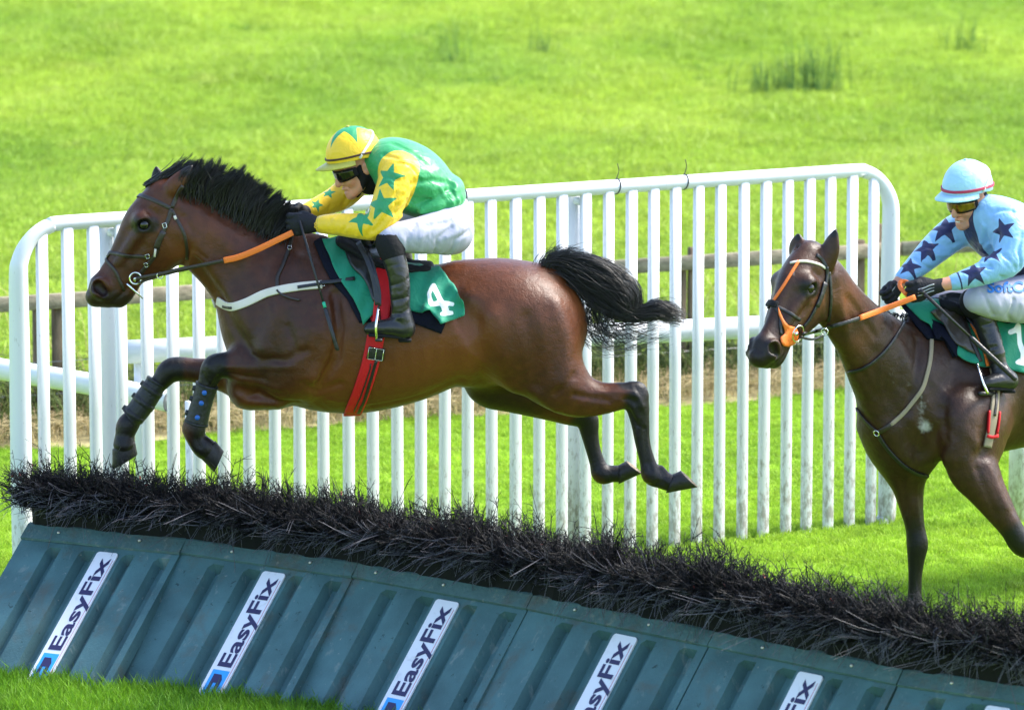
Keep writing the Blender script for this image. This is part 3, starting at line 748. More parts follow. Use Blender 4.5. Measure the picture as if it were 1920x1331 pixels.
for i in range(6):
    A, B = cap[i], cap[i+1]; e = B - A; e[2] = 0; Ls = np.linalg.norm(e); e /= Ls
    nn = np.array([-e[1], e[0], 0])                          # away from the camera, the way the section leans
    sec = empty('hurdle_section', [*(A + B)[:2]/2, 0], sec_label[i], 'hurdle', 'green hurdle sections side by side')
    LEAN = .318/max(.35, nn[0])
    slope = np.array([nn[0]*LEAN, nn[1]*LEAN, ZC]); sl_len = np.linalg.norm(slope); slope /= sl_len
    fnrm = np.cross(e, slope); fnrm /= np.linalg.norm(fnrm)
    if fnrm[1] > 0: fnrm = -fnrm
    O = A - slope*sl_len                                     # foot of the left edge
    pt = lambda u, v, h=0.0: O + e*(u*Ls) + slope*(v*sl_len) + fnrm*h
    # ribbed panel: raised flats, recessed channels closed at the top
    ch = [(.19, .275), (.395, .49), (.66, .735), (.865, .955)]; wl = .020
    us = [.004]; 
    for a, b in ch: us += [a, a + wl, b - wl, b]
    us += [.57, .996]; us = sorted(us)
    def hgt(u):
        for a, b in ch:
            if a + 1e-6 < u < b - 1e-6: return -.046
        return 0.0
    vs = [-.06, .3, .6, .845, .872, .93]; V = []; Fc = []
    for v in vs:
        for u in us: V.append(pt(u, v, hgt(u) if v < .86 else 0.0))
    nu = len(us)
    for j in range(len(vs)-1):
        for k_ in range(nu-1): Fc.append((j*nu+k_, j*nu+k_+1, (j+1)*nu+k_+1, (j+1)*nu+k_))
    nb_ = len(V)
    for v in (-.06, .93):
        for u in (.004, .996): V.append(pt(u, v, -.06))
    Fc += [(nb_, nb_+2, nb_+3, nb_+1), (0, (len(vs)-1)*nu, nb_+2, nb_), (nu-1, nb_+1, nb_+3, len(vs)*nu-1)]
    mk('panel', V, Fc, 'hurdle_green', sec, smooth=False)
    # cap board, proud of the panel, with a rolled top edge
    V = []; rows = [(.90, .003), (.905, .012), (.99, .013), (1.012, .006), (1.012, -.03), (.96, -.05)]; 
    for v, h in rows:
        for u in (.002, .35, .7, .998): V.append(pt(u, v, h + .003*math.sin(u*7 + i)))
    Fc = [(j*4+k_, j*4+k_+1, (j+1)*4+k_+1, (j+1)*4+k_) for j in range(len(rows)-1) for k_ in range(3)] + [(0, 4, 8, 12, 16, 20), (3, 23, 19, 15, 11, 7)]
    mk('cap_board', V, Fc, 'hurdle_cap', sec, smooth=False)
    for u in (.235, .72) if i != 2 else (.12, .5):
        c = pt(u + rnd.uniform(-.06, .06), .955, .012); tube('bolt', [c, c + fnrm*.004, c + fnrm*.007], [.0075, .0075, .004], 'bolt_metal', sec, seg=8)
    # sign plate, rounded at the top
    u0, u1 = .510, .640; wdt = (u1-u0)*Ls; v1 = .868
    if i == 5: u0, u1 = .50, .63
    sp = lambda a, b, h: O + e*(u0*Ls + a) + slope*(b*sl_len) + fnrm*h
    rc2 = .014; out = [(0, .02), (wdt, .02)]
    out += [(wdt - rc2 + rc2*math.cos(x), v1 - (rc2 - rc2*math.sin(x))/sl_len) for x in np.linspace(0, math.pi/2, 5)] + [(rc2 - rc2*math.sin(x), v1 - (rc2 - rc2*math.cos(x))/sl_len) for x in np.linspace(0, math.pi/2, 5)]
    V = [sp(a, b, .008) for a, b in out] + [sp(a, b, .001) for a, b in out]; k_ = len(out)
    Fc = [tuple(range(k_))] + [(q, k_+q, k_+(q+1) % k_, (q+1) % k_) for q in range(k_)]
    sg = mk('sign', V, Fc, 'sign_white', sec, smooth=False)
    # lettering reads up the slope
    TV, TF = LET; size = wdt*.84; t0, t1 = TV[:, 0].min(), TV[:, 0].max(); run = .585*sl_len; sx = run/(t1-t0); sy = wdt*.60/.72
    V = [sp(wdt*.80 - y_*sy, (.245*sl_len + (x_-t0)*sx)/sl_len, .0095 + z_*.5) for x_, y_, z_ in TV]; mk('lettering', V, TF, 'sign_navy', sg, smooth=False)
    def flat(name, pl, mat, h):
        V = [sp(a*wdt, b, h) for a, b in pl] + [sp(a*wdt, b, h-.001) for a, b in pl]; q = len(pl)
        return mk(name, V, [tuple(range(q))] + [(x, q+x, q+(x+1) % q, (x+1) % q) for x in range(q)], mat, sg, smooth=False)
    flat('logo_square', [(.14, .06), (.86, .06), (.86, .222), (.14, .222)], 'sign_blue', .0092)
    flat('logo_glyph', [(.28, .195), (.28, .08), (.42, .08), (.42, .14), (.56, .14), (.56, .08), (.72, .08), (.72, .165), (.6, .195)], 'sign_navy', .0104)
    flat('red_line', [(.915, .05), (.93, .05), (.93, .82), (.915, .82)], 'sign_red', .0092)
    # birch brush: rises from behind the cap and fans forward over the panel
    r = np.random.default_rng(50 + i); G5 = {0: [], 1: [], 2: []}; red = []; grey = []
    up = np.array([0, 0, 1.0])
    ext = .24 if i == 0 else .0
    cnt = int(960*Ls/.75)
    for q in range(cnt):
        u = r.uniform(-.01, 1.01); row = r.uniform(0, 1)
        if row < .66:                                        # along the crown
            o = A + e*(u*Ls) + nn*r.uniform(-.06, .09) + up*r.uniform(.08, .17); fwd = r.uniform(-.35, .6); ln = r.uniform(.045, .10) + .035*noise2(u*4 + i*4, 0, 1.5, 3)
        else:                                                # out of the front face
            hz = r.uniform(.075, .165); o = A + e*(u*Ls) - nn*(.012 + hz*.3) + up*hz; fwd = r.uniform(.5, 1.5); ln = r.uniform(.04, .08)
        side = -.45 + r.normal()*.5 + 1.3*(noise2(u*5 + i*5, row*2, 1.6, 8) - .5); ln *= .72 + .56*noise2(u*7 + i*7, row*3, 1.7, 9)
        if i == 0 and u < .14: side -= r.uniform(.2, 1.3)*(1 - u/.14); ln *= 1.3
        d = up*(1 if row < .66 else r.uniform(.1, .8)) - nn*fwd*.8 + e*side; d /= np.linalg.norm(d)
        for P_, dp in sprig_lines(r, o, d, ln): G5[dp].append(P_)
        if row < .66 and r.uniform() < .022: tip = o + d*ln*r.uniform(.6, .9); red.append(np.linspace(tip, tip + (d + r.normal(size=3)*.6)*.011, 4))
        if row > .66 and r.uniform() < .42:                  # pale weathered strands curling over the front
            st = o + d*ln*r.uniform(.3, .8); dd = -nn*r.uniform(.3, .9) - up*r.uniform(-.2, .5) + e*(r.normal()*.5 - .7); t = np.linspace(0, 1, 4)[:, None]; cv = r.normal(size=3)*.055
            for w_ in range(2): grey.append(st + r.normal(size=3)*.008 + dd*.085*t*r.uniform(.5, 1.1) + cv*t*t - up*.02*t*t)
    Lall = np.array(G5[0] + G5[1] + G5[2]); r0 = np.r_[np.full(len(G5[0]), .0025), np.full(len(G5[1]), .0019), np.full(len(G5[2]), .0015)]
    br = strands('birch_brush', Lall, r0, r0*.5, 'twig', sec); br['kind'] = 'stuff'
    g_ = strands('pale_brush', grey, .0016, .0008, 'twig_grey', sec); g_['kind'] = 'stuff'
    if red: q_ = strands('red_tips', red, .005, .003, 'twig_red', sec); q_['kind'] = 'stuff'
    # packed twig core
    V = []; mlen = 13
    for j in range(mlen):
        u = j/(mlen-1); q = A + e*(u*Ls); jz = r.uniform(-.02, .02, 5)
        q0 = q + (e*.02 if (i == 0 and j == 0) else 0)
        V += [q0 + nn*.0 + up*-.05, q0 - nn*(.03 + jz[0]) + up*(.10), q0 - nn*(.05 + jz[1]) + up*(.175 + jz[2]), q0 + nn*(.08) + up*(.19 + jz[3]), q0 + nn*.10 + up*-.05]
    Fc = [(j*5+k_, j*5+(k_+1) % 5, (j+1)*5+(k_+1) % 5, (j+1)*5+k_) for j in range(mlen-1) for k_ in range(5)] + [(4, 3, 2, 1, 0), tuple((mlen-1)*5 + k_ for k_ in range(5))]
    mk('brush_core', V, Fc, 'twig_dark', sec, smooth=False)
# ------------------------------------------------------------------ horses
def coat(name, base, dark, light, rough=.40):
    m = M(name, base, rough, .30, var=.24, vscale=30, bump=.12, bscale=220, sheen=.0)
    N, L = m.node_tree.nodes, m.node_tree.links
    b = N['Principled BSDF']; geo = N.new('ShaderNodeNewGeometry'); n2 = N.new('ShaderNodeTexNoise'); n2.inputs['Scale'].default_value = 34; n2.inputs['Detail'].default_value = 7; n2.inputs['Roughness'].default_value = .62; n2.inputs['Distortion'].default_value = .6
    L.new(geo.outputs['Position'], n2.inputs['Vector']); b2 = N.new('ShaderNodeBump'); b2.inputs['Strength'].default_value = .32; b2.inputs['Distance'].default_value = .012
    L.new(n2.outputs['Fac'], b2.inputs['Height']); L.new(b.inputs['Normal'].links[0].from_socket, b2.inputs['Normal']); L.new(b2.outputs[0], b.inputs['Normal'])
    mr = N.new('ShaderNodeMapRange'); mr.inputs['To Min'].default_value = rough - .09; mr.inputs['To Max'].default_value = rough + .12; L.new(n2.outputs['Fac'], mr.inputs[0]); L.new(mr.outputs[0], b.inputs['Roughness'])
    m.node_tree.nodes['Principled BSDF'].inputs['Sheen Roughness'].default_value = .5
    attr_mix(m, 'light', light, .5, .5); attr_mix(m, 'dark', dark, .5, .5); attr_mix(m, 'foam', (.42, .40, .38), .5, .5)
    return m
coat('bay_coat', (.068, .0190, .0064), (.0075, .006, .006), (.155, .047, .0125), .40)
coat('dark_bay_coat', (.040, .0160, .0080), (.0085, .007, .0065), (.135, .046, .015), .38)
M('black_hair', (.010, .009, .010), .38, .5, var=.3, vscale=60)
M('hoof_horn', (.012, .010, .009), .5, .4, var=.4, vscale=60, bump=.2, bscale=160)
M('hoof_sole', (.22, .18, .14), .9, .1, var=.5, vscale=80, bump=.6, bscale=120)
M('eye_black', (.008, .006, .006), .06, .6)
M('nostril_dark', (.035, .008, .008), .6)

Y1 = 20.3
def h1(px, py, off=0.0, r=10.0, q=1.0):
    p = W(px, py, Y1 + off); return (p[0], p[1], p[2], r*mpp(Y1 + off), q)
def pts1(rows): return [h1(*r)[:3] for r in rows]

# the head, measured in the frame of the front horse's profile: pixels of the photograph, side offsets in metres
HEAD_O = (300, 400)
def head_shape(sc, T, scale, k=.02, m=(0, 1, 0), mouth=0.0):
    """T(px, py, off) -> world point; radii in px*scale"""
    s_ = scale
    def c(rows, k=k, n=3, op='u'): sc.chain([(*T(px, py, off), r*s_, q) for px, py, off, r, q in rows], k, m, n, op)
    c([(312, 374, 0, 42, .80), (289, 425, 0, 58, .66), (263, 464, 0, 49, .60), (237, 501, 0, 40, .58), (214, 530, 0, 35.5, .64), (203, 543, 0, 34.5, .70)])
    c([(332, 436, 0, 42, .78), (306, 452, 0, 52, .70), (276, 482, 0, 44, .60)], k=.03)           # jowl
    c([(238, 518, 0, 31, .62), (229, 548, 0, 22, .85), (223, 560, 0, 17, .95)], k=.012)          # lower jaw and lip
    c([(192, 545, 0, 30, .86), (180, 556, 0, 20, 1.15)], k=.02)                                   # muzzle
    for sg in (-1, 1):
        sc.ball(T(268, 414, .072*sg*s_/.00229), 19*s_, 1, m, .03)                               # brow
        c([(262, 436, .075*sg, 9, 1), (240, 465, .055*sg, 7, 1), (220, 492, .042*sg, 5, 1)], k=.02)   # facial crest
        c([(186, 548, .050*sg, 14, 1), (197, 535, .045*sg, 10, 1)], k=.018)                        # nostril rim
        c([(176, 541, .047*sg, 6, 1), (182, 529, .052*sg, 6.5, 1), (195, 528, .055*sg, 6.5, 1), (203, 540, .050*sg, 6, 1)], k=.012)   # flared rim
        sc.seg(T(184, 537, .066*sg), T(193, 547, .062*sg), 11.5*s_, 9*s_, 1, 1, m, .008, 'd')        # nostril hollow
        sc.ball(T(270, 421, .100*sg), 11*s_, 1, m, .010, 'd')                                    # eye socket
        c([(255, 421, .076*sg, 4, 1), (262, 411, .085*sg, 4.5, 1), (274, 408, .087*sg, 4.5, 1), (287, 418, .080*sg, 4, 1)], k=.008)   # upper lid
        c([(256, 424, .076*sg, 3, 1), (266, 432, .083*sg, 3.4, 1), (278, 431, .083*sg, 3.4, 1), (287, 422, .079*sg, 3, 1)], k=.007)   # lower lid
    for sg in (-1, 1): sc.stroke([T(x, y, .048*sg) for x, y in ((203, 570), (216, 561), (230, 549), (240, 541))], -.0065, .0085); sc.stroke([T(x, y, .05*sg) for x, y in ((206, 562), (219, 551))], .004, .010)
HEAD_ST = [([(348, 404), (362, 430), (362, 462), (346, 490)], -.007, .016, .055), ([(330, 420), (344, 445), (335, 475)], .006, .03, .07), ([(262, 442), (243, 470), (228, 492)], .006, .012, .068), ([(270, 456), (248, 484)], -.006, .015, .068),
           ([(285, 392), (297, 397)], -.008, .02, .075), ([(240, 430), (215, 475), (195, 508)], -.005, .018, .04), ([(250, 470), (262, 500), (272, 516)], .003, .007, .06), ([(300, 430), (318, 455), (322, 480)], .003, .008, .085), ([(238, 541), (244, 531)], -.005, .01, .045), ([(215, 500), (205, 520)], -.004, .014, .05)]
def ear_shape(sc, b, mid, t, r, m, k=.012):
    sc.chain([(*b, r, .7), (*mid, r*.86, .55), (*((np.array(mid)+np.array(t))/2), r*.52, .5), (*t, r*.08, .6)], k, m, 4)

def mask_caps(V, caps):
    """1 near the given capsules (a, b, r): where the coat is black"""
    out = np.zeros(len(V))
    for a, b, r in caps:
        a, b = np.array(a), np.array(b); ab = b-a; t = np.clip(((V-a) @ ab)/(ab @ ab), 0, 1); d = np.linalg.norm(V - a - t[:, None]*ab, axis=1)
        out = np.maximum(out, 1 - smoothstep(r*.75, r*1.25, d))
    return out
def spots(V, rows):
    out = np.zeros(len(V))
    for c, s_, a in rows: out += a*np.exp(-((V - np.array(c))**2).sum(1)/s_**2)
    return out
def mesh_normals_y(o): return None

# ---- front horse -----------------------------------------------------------
root1 = empty('horse', [W(700, 600, Y1)[0], Y1, 0], 'bright bay horse leaping over the hurdle in full stretch, black mane flying', 'horse')
lo = W(130, 940, Y1); hi = W(1330, 270, Y1)
sc = Sculpt((lo[0], Y1 - .44, lo[2]), (hi[0], Y1 + .44, hi[2]), .0062)
def C1(rows, k=.03, n=4, m=(0, 1, 0), op='u'): sc.chain([h1(*r) for r in rows], k, m, n, op)
T1 = lambda px, py, off: np.array(h1(px, py, off)[:3])
# trunk
C1([(508, 606, 0, 92, .80), (570, 612, 0, 146, .70), (655, 626, 0, 150, .76), (745, 624, 0, 135, .84), (830, 612, 0, 115, .94), (905, 608, 0, 115, .98), (962, 606, 0, 113, .98), (993, 612, 0, 109, .95)], .02)
C1([(600, 470, 0, 30, .6), (545, 470, 0, 36, .6), (640, 492, 0, 30, .7)], .06)                    # withers
C1([(860, 522, 0, 28, 1.6), (930, 520, 0, 30, 1.7), (1000, 525, 0, 26, 1.3), (1030, 520, 0, 20, 1)], .06)  # croup, dock
# neck
C1([(330, 408, 0, 60, .55), (378, 440, 0, 65, .56), (428, 478, 0, 73, .57), (473, 518, 0, 85, .60), (516, 564, 0, 100, .66)], .07)
head_shape(sc, T1, mpp(Y1))
ear_shape(sc, T1(322, 354, -.055), T1(338, 338, -.062), T1(361, 310, -.06), 17*mpp(Y1), (.3, 1, 0))
ear_shape(sc, T1(300, 352, .05), T1(296, 335, .055), T1(293, 313, .06), 14*mpp(Y1), (.3, 1, 0))
# shoulders and forelegs (near: towards the camera)
for sg, rows, knee in ((-1, [(560, 640, 84, .5), (540, 680, 70, .55), (545, 694, 52, .7), (490, 692, 31, .9), (436, 686, 22.5, .95), (404, 688, 23.5, .95), (391, 712, 18, .95), (381, 742, 14, .9), (372, 776, 13.5, .9), (364, 802, 20.5, .95), (368, 822, 17, .95), (379, 836, 19, 1.0), (387, 842, 20, 1.0)], 0),
                  (1, [(555, 640, 80, .5), (530, 690, 66, .55), (480, 712, 50, .7), (430, 704, 34, .85), (370, 695, 22.5, .95), (324, 693, 22.5, .95), (304, 712, 17.5, .95), (284, 738, 14, .9), (259, 774, 14, .9), (240, 796, 20, .95), (234, 818, 16.5, .95), (233, 834, 20.5, 1.05)], 0)):
    offs = np.interp(np.arange(len(rows)), [0, 2, 4, len(rows)-1], [.135, .15, .13, .10])*sg
    C1([(px, py, o, r, q) for (px, py, r, q), o in zip(rows, offs)], .06, 4)
C1([(470, 700, 0, 48, 1.4), (462, 738, 0, 28, 2.2), (520, 742, 0, 24, 3)], .05)                   # breast
# haunches and hind legs
C1([(962, 606, -.10, 98, .72), (1000, 654, -.12, 80, .7), (1036, 702, -.135, 62, .72), (1078, 738, -.14, 44, .85), (1124, 747, -.14, 30.5, .9), (1172, 742, -.14, 24, .9), (1192, 752, -.14, 23, .85), (1200, 790, -.14, 17, .85), (1205, 830, -.14, 13.5, .9), (1215, 868, -.14, 14, .9), (1222, 890, -.14, 18, .95), (1240, 900, -.14, 14.5, .95), (1258, 905, -.14, 16, 1.0)], .07)
C1([(950, 620, .10, 94, .72), (928, 684, .12, 60, .75), (922, 713, .13, 51, .75), (956, 722, .135, 50, .75), (1008, 742, .14, 41, .85), (1065, 768, .14, 28, .9), (1098, 782, .14, 22, .85), (1106, 815, .14, 15.5, .85), (1112, 842, .14, 13, .9), (1121, 870, .14, 14, .9), (1129, 888, .14, 18, .95), (1147, 888, .14, 14.5, .95), (1164, 888, .14, 15, 1.0)], .07)
C1([(1186, 727, -.14, 11, 1), (1200, 727, -.14, 9, 1), (1206, 740, -.14, 9, 1)], .025)                # point of hock
C1([(1240, 878, -.14, 6, 1), (1246, 886, -.14, 6, 1)], .02); C1([(352, 800, -.10, 7, 1), (349, 806, -.10, 5, 1)], .02)
C1([(880, 696, 0, 22, 1.6), (905, 700, 0, 20, 1.4)], .05)                     # sheath, flank fold
# muscles: ridges and hollows on both sides
ST = [([(348, 404), (362, 430), (362, 462), (346, 490)], -.006, 7), ([(330, 420), (344, 445), (335, 475)], .005, 14), ([(262, 442), (243, 470), (228, 492)], .004, 5), ([(270, 456), (248, 484)], -.004, 7),
      ([(285, 392), (297, 397)], -.006, 9), ([(240, 430), (215, 475), (195, 508)], -.003, 8), ([(238, 541), (244, 531)], -.004, 5), ([(250, 470), (262, 500), (272, 516)], .0018, 3), ([(300, 430), (318, 455), (322, 480)], .002, 4),
      ([(350, 365), (420, 408), (500, 452)], -.005, 10), ([(372, 490), (405, 540), (440, 600), (470, 640)], -.010, 12), ([(352, 430), (400, 500), (450, 570), (500, 640)], .009, 20), ([(400, 430), (450, 465)], .006, 20), ([(340, 385), (352, 412)], .005, 8), ([(366, 478), (380, 490)], -.004, 4), ([(372, 466), (390, 480)], -.003, 4),
      ([(520, 475), (500, 540), (480, 620)], -.007, 13), ([(560, 480), (530, 560), (500, 640)], .008, 14), ([(590, 610), (570, 660), (580, 690)], .016, 30), ([(632, 540), (640, 600), (634, 655), (605, 708)], -.020, 9), ([(615, 560), (620, 630), (596, 690)], .008, 12), ([(480, 655), (540, 660), (580, 640)], -.007, 8), ([(455, 655), (470, 675)], .010, 22), ([(545, 600), (560, 640)], -.006, 8),
      ([(430, 676), (500, 676), (555, 672)], .004, 6), ([(430, 688), (500, 696)], -.005, 4), ([(450, 700), (530, 714)], .004, 7), ([(455, 722), (500, 736), (560, 745)], -.009, 9), ([(575, 705), (600, 720), (640, 705)], -.008, 8),
      ([(620, 738), (700, 748), (780, 730)], .0028, 4), ([(700, 752), (800, 730), (870, 700)], -.004, 9), ([(868, 545), (885, 590)], -.012, 22), ([(888, 590), (905, 650), (903, 705)], -.011, 20), ([(868, 640), (884, 685), (876, 712)], .006, 16), ([(858, 612), (880, 645), (905, 664)], .0035, 7), ([(878, 543), (884, 548)], .010, 15), ([(850, 560), (864, 600)], -.004, 6),
      ([(925, 580), (945, 650), (960, 720)], .011, 20), ([(985, 580), (1002, 640), (1008, 705)], -.006, 15), ([(1040, 560), (1062, 630), (1060, 700)], .009, 20), ([(1075, 690), (1040, 722)], -.005, 8), ([(958, 712), (965, 718)], .008, 18), ([(1000, 720), (1040, 755)], .005, 10),
      ([(1075, 725), (1140, 738)], -.006, 5), ([(1120, 722), (1185, 724)], .003, 4), ([(1185, 755), (1195, 772)], .003, 5), ([(1172, 736), (1190, 740)], -.006, 6), ([(1204, 790), (1212, 860)], -.003, 3), ([(1060, 760), (1120, 765)], .003, 6),
      ([(930, 735), (1000, 755)], .004, 12),
      ([(1208, 790), (1218, 868)], -.006, 3), ([(1192, 800), (1204, 868)], .003, 4), ([(1214, 898), (1232, 892)], -.004, 4), ([(1240, 890), (1250, 902)], -.004, 3), ([(1190, 728), (1202, 750)], .005, 5), ([(1178, 758), (1194, 786)], -.004, 4), ([(396, 676), (408, 690), (402, 704)], .004, 5), ([(386, 690), (392, 706)], -.004, 4), ([(414, 694), (404, 710)], -.004, 4), ([(372, 812), (380, 828)], -.004, 3), ([(356, 810), (372, 836)], .004, 5)] + [([(x, 560), (x - 10, 640), (x - 6, 712)], .0018, 7) for x in range(700, 850, 27)]
rv = np.random.default_rng(8)
for q in range(30):                                     # small veins and creases under the skin
    x, y = rv.uniform(470, 860), rv.uniform(540, 720); a = rv.uniform(.6, 2.2); l_ = rv.uniform(20, 60); ST.append(([(x, y), (x + math.cos(a)*l_*.5 + rv.normal()*5, y + math.sin(a)*l_*.5), (x + math.cos(a)*l_, y + math.sin(a)*l_ + rv.normal()*6)], rv.choice([.0010, -.0010, .0014]), rv.uniform(3, 6)))
for pl, amp, wd in ST:
    for sg in (-1, 1):
        P = []
        for px, py in pl:
            p0 = W(px, py, Y1); p = p0.copy(); ys = np.linspace(-.42, 0, 100)*(1 if sg < 0 else -1)
            ii = np.clip(np.round((np.stack([np.full(100, p[0]), Y1 + ys, np.full(100, p[2])], 1) - sc.lo)/sc.vox).astype(int), 0, sc.n-1); dv = sc.D[ii[:, 0], ii[:, 1], ii[:, 2]]
            w_ = np.argmax(dv < 0); P.append([p[0], Y1 + (ys[w_] if dv[w_] < 0 else 0), p[2]])
        sc.stroke(P, amp*(1.5 if wd < 40 else 1), wd*mpp(Y1))
V1, F1 = sc.mesh(2); surf1 = Surf(V1, F1)
pp = np.stack([V1[:, 0], V1[:, 1]*0, V1[:, 2]], 1)
capsL = []
def leg_black(T, ptsl): return [(T(*a), T(*b), r) for a, b, r in ptsl]
dark = mask_caps(V1, [(T1(404, 688, -.12), T1(385, 720, -.12), .085), (T1(385, 720, -.11), T1(390, 860, -.1), .09), (T1(318, 692, .12), T1(290, 730, .12), .085), (T1(290, 730, .11), T1(233, 850, .1), .09),
    (T1(1196, 745, -.14), T1(1204, 820, -.14), .075), (T1(1204, 820, -.14), T1(1260, 905, -.14), .09), (T1(1096, 790, .14), T1(1112, 842, .14), .075), (T1(1112, 842, .14), T1(1170, 888, .14), .09), (T1(1176, 722, -.14), T1(1200, 735, -.14), .05),
    (T1(357, 313, -.06), T1(350, 322, -.06), .03), (T1(293, 313, .06), T1(294, 322, .06), .03)])
dark = np.maximum(dark, .8*mask_caps(V1, [(T1(175, 552, 0), T1(220, 572, 0), .085)])); dark = np.maximum(dark, .75*mask_caps(V1, [(T1(260, 421, -.085), T1(284, 421, -.085), .036), (T1(260, 421, .085), T1(284, 421, .085), .036)])); dark = np.maximum(dark, .8*mask_caps(V1, [(T1(300, 690, .12), T1(400, 695, .13), .05), (T1(415, 680, -.12), T1(470, 684, -.14), .045)]))
dark = np.clip(dark + spots(V1, [(T1(262, 425, -.09), .055, .4), (T1(228, 480, -.05), .10, .35), (T1(560, 500, -.2), .16, .45), (T1(480, 640, -.15), .16, .55), (T1(450, 540, -.13), .10, .35), (T1(560, 600, -.22), .10, .35), (T1(520, 690, -.2), .12, .3), (T1(690, 560, -.25), .2, .15), (T1(1010, 735, -.2), .10, .3), (T1(960, 640, -.2), .1, .2), (T1(920, 735, .13), .13, 1.1), (T1(990, 760, .13), .09, .8)]), 0, 1)  # last two spots paint the shade under the flank onto the far thigh
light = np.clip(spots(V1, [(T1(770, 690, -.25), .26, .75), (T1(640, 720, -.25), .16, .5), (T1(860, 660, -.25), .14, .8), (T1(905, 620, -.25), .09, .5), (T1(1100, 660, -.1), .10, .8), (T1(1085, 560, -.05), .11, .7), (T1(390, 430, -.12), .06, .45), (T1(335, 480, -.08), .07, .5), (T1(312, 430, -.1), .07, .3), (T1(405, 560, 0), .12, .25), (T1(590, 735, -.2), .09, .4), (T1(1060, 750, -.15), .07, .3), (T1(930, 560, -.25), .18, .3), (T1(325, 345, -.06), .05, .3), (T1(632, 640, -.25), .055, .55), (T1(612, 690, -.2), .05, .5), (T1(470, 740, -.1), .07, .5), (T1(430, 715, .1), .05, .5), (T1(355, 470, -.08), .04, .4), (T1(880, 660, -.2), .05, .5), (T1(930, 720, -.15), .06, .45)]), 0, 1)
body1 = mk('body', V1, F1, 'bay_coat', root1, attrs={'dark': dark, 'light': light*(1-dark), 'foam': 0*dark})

def eye(parent, T, m, s_, surf, off):
    c = T(270.5, 421, off); R_ = 11.6*s_; u = np.linspace(0, math.pi, 10); V = []; Fc = []
    bm = bmesh.new(); bmesh.ops.create_uvsphere(bm, u_segments=16, v_segments=10, radius=R_); V = [np.array(v.co[:]) + c for v in bm.verts]; bm.verts.index_update(); Fc = [[v.index for v in f.verts] for f in bm.faces]; bm.free()
    return mk('eye', V, Fc, 'eye_black', parent)
for off in (-.078, .078): eye(root1, T1, None, mpp(Y1), surf1, off)
def hoof(parent, c0, c1, s0, s1, wid, lat=(0, 1, 0)):
    """c0-c1: coronet from toe side to heel side; s0-s1: sole from toe to heel (world points)"""
    c0, c1, s0, s1, lat = map(np.array, (c0, c1, s0, s1, lat)); V = []; n = 18
    for t in (0, .12, .5, .95, 1.0):
        A = c0 + (s0-c0)*t; B = c1 + (s1-c1)*t; c = (A+B)/2; d = (A-B)/2; bul = 1.02 if t < .2 else 1.0
        if t == 1.0: bul = .96
        for a in np.linspace(0, 2*math.pi, n, endpoint=False): V.append(c + d*math.cos(a)*bul + lat*(wid*(.86+.14*t))*math.sin(a)*bul)
    V.append((s0+s1)/2 - ((s0+s1)/2 - (c0+c1)/2)*.12); V.append((c0+c1)/2)
    Fc = [(j*n+k_, j*n+(k_+1) % n, (j+1)*n+(k_+1) % n, (j+1)*n+k_) for j in range(4) for k_ in range(n)]
    Fs = [(4*n+k_, 4*n+(k_+1) % n, 5*n) for k_ in range(n)]; Ft = [((k_+1) % n, k_, 5*n+1) for k_ in range(n)]
    o = mk('hoof', V, Fc + Fs + Ft, 'hoof_horn', parent); o.data.materials.append(MATS['hoof_sole'])
    for i in range(len(Fc), len(Fc)+n): o.data.polygons[i].material_index = 1
    return o
hoof(root1, T1(371, 853, -.10), T1(404, 827, -.10), T1(402, 886, -.10), T1(420, 846, -.10), .048)
hoof(root1, T1(211, 842, .10), T1(253, 827, .10), T1(210, 880, .10), T1(258, 852, .10), .048)
hoof(root1, T1(1249, 924, -.14), T1(1262, 889, -.14), T1(1309, 913, -.14), T1(1276, 882, -.14), .046)
hoof(root1, T1(1160, 907, .14), T1(1160, 872, .14), T1(1204, 887, .14), T1(1174, 864, .14), .046)

def clump(H, n, amount, r):
    """draw hair tips together into locks"""
    Hm = [np.asarray(h) for h in H]; G_ = r.choice(len(Hm), n, replace=False); R0 = np.array([Hm[g][0] for g in G_]); out = []
    for h in Hm:
        g = Hm[G_[int(np.argmin(((R0 - h[0])**2).sum(1)))]]; 
        if len(g) != len(h): out.append(h); continue
        t = np.linspace(0, 1, len(h))[:, None]**1.3*amount*r.uniform(.5, 1); out.append(h*(1-t) + g*t)
    return out
def hair_fan(rows, n, m_, root_jit, tip_jit, offs, r):
    """rows: (root px,py, tip px,py, bend px,py) along a crest; hairs interpolated between them"""
    R_ = np.array(rows, float); out = []
    for i in range(n):
        t = r.uniform(0, len(R_)-1); k_ = min(int(t), len(R_)-2); f = t-k_; a = R_[k_]*(1-f) + R_[k_+1]*f
        rp = a[0:2] + r.normal(size=2)*root_jit; tp = a[2:4] + r.normal(size=2)*tip_jit; fr = r.uniform(.72, 1.06); tp = rp + (tp-rp)*fr; bp = (rp+tp)/2 + a[4:6] + r.normal(size=2)*tip_jit*.3
        y0 = r.uniform(*offs); y1 = y0 + r.normal()*.02; tt = np.linspace(0, 1, m_)
        q = (1-tt)[:, None]**2*rp + 2*((1-tt)*tt)[:, None]*bp + (tt**2)[:, None]*tp
        out.append([T1(x_, y_, y0 + (y1-y0)*u) for (x_, y_), u in zip(q, tt)])
    return out
r = np.random.default_rng(21)
mane_rows = [(332, 350, 352, 303, -2, -6), (352, 356, 375, 297, -6, -6), (380, 366, 405, 300, -6, -8), (405, 382, 440, 308, -8, -8), (430, 395, 470, 322, -8, -8), (455, 408, 497, 338, -8, -8), (480, 424, 522, 356, -8, -6), (505, 438, 543, 378, -6, -6), (530, 450, 560, 398, -4, -4)]
Hn = hair_fan(mane_rows, 4200, 7, 5, 6, (-.035, .03), r)
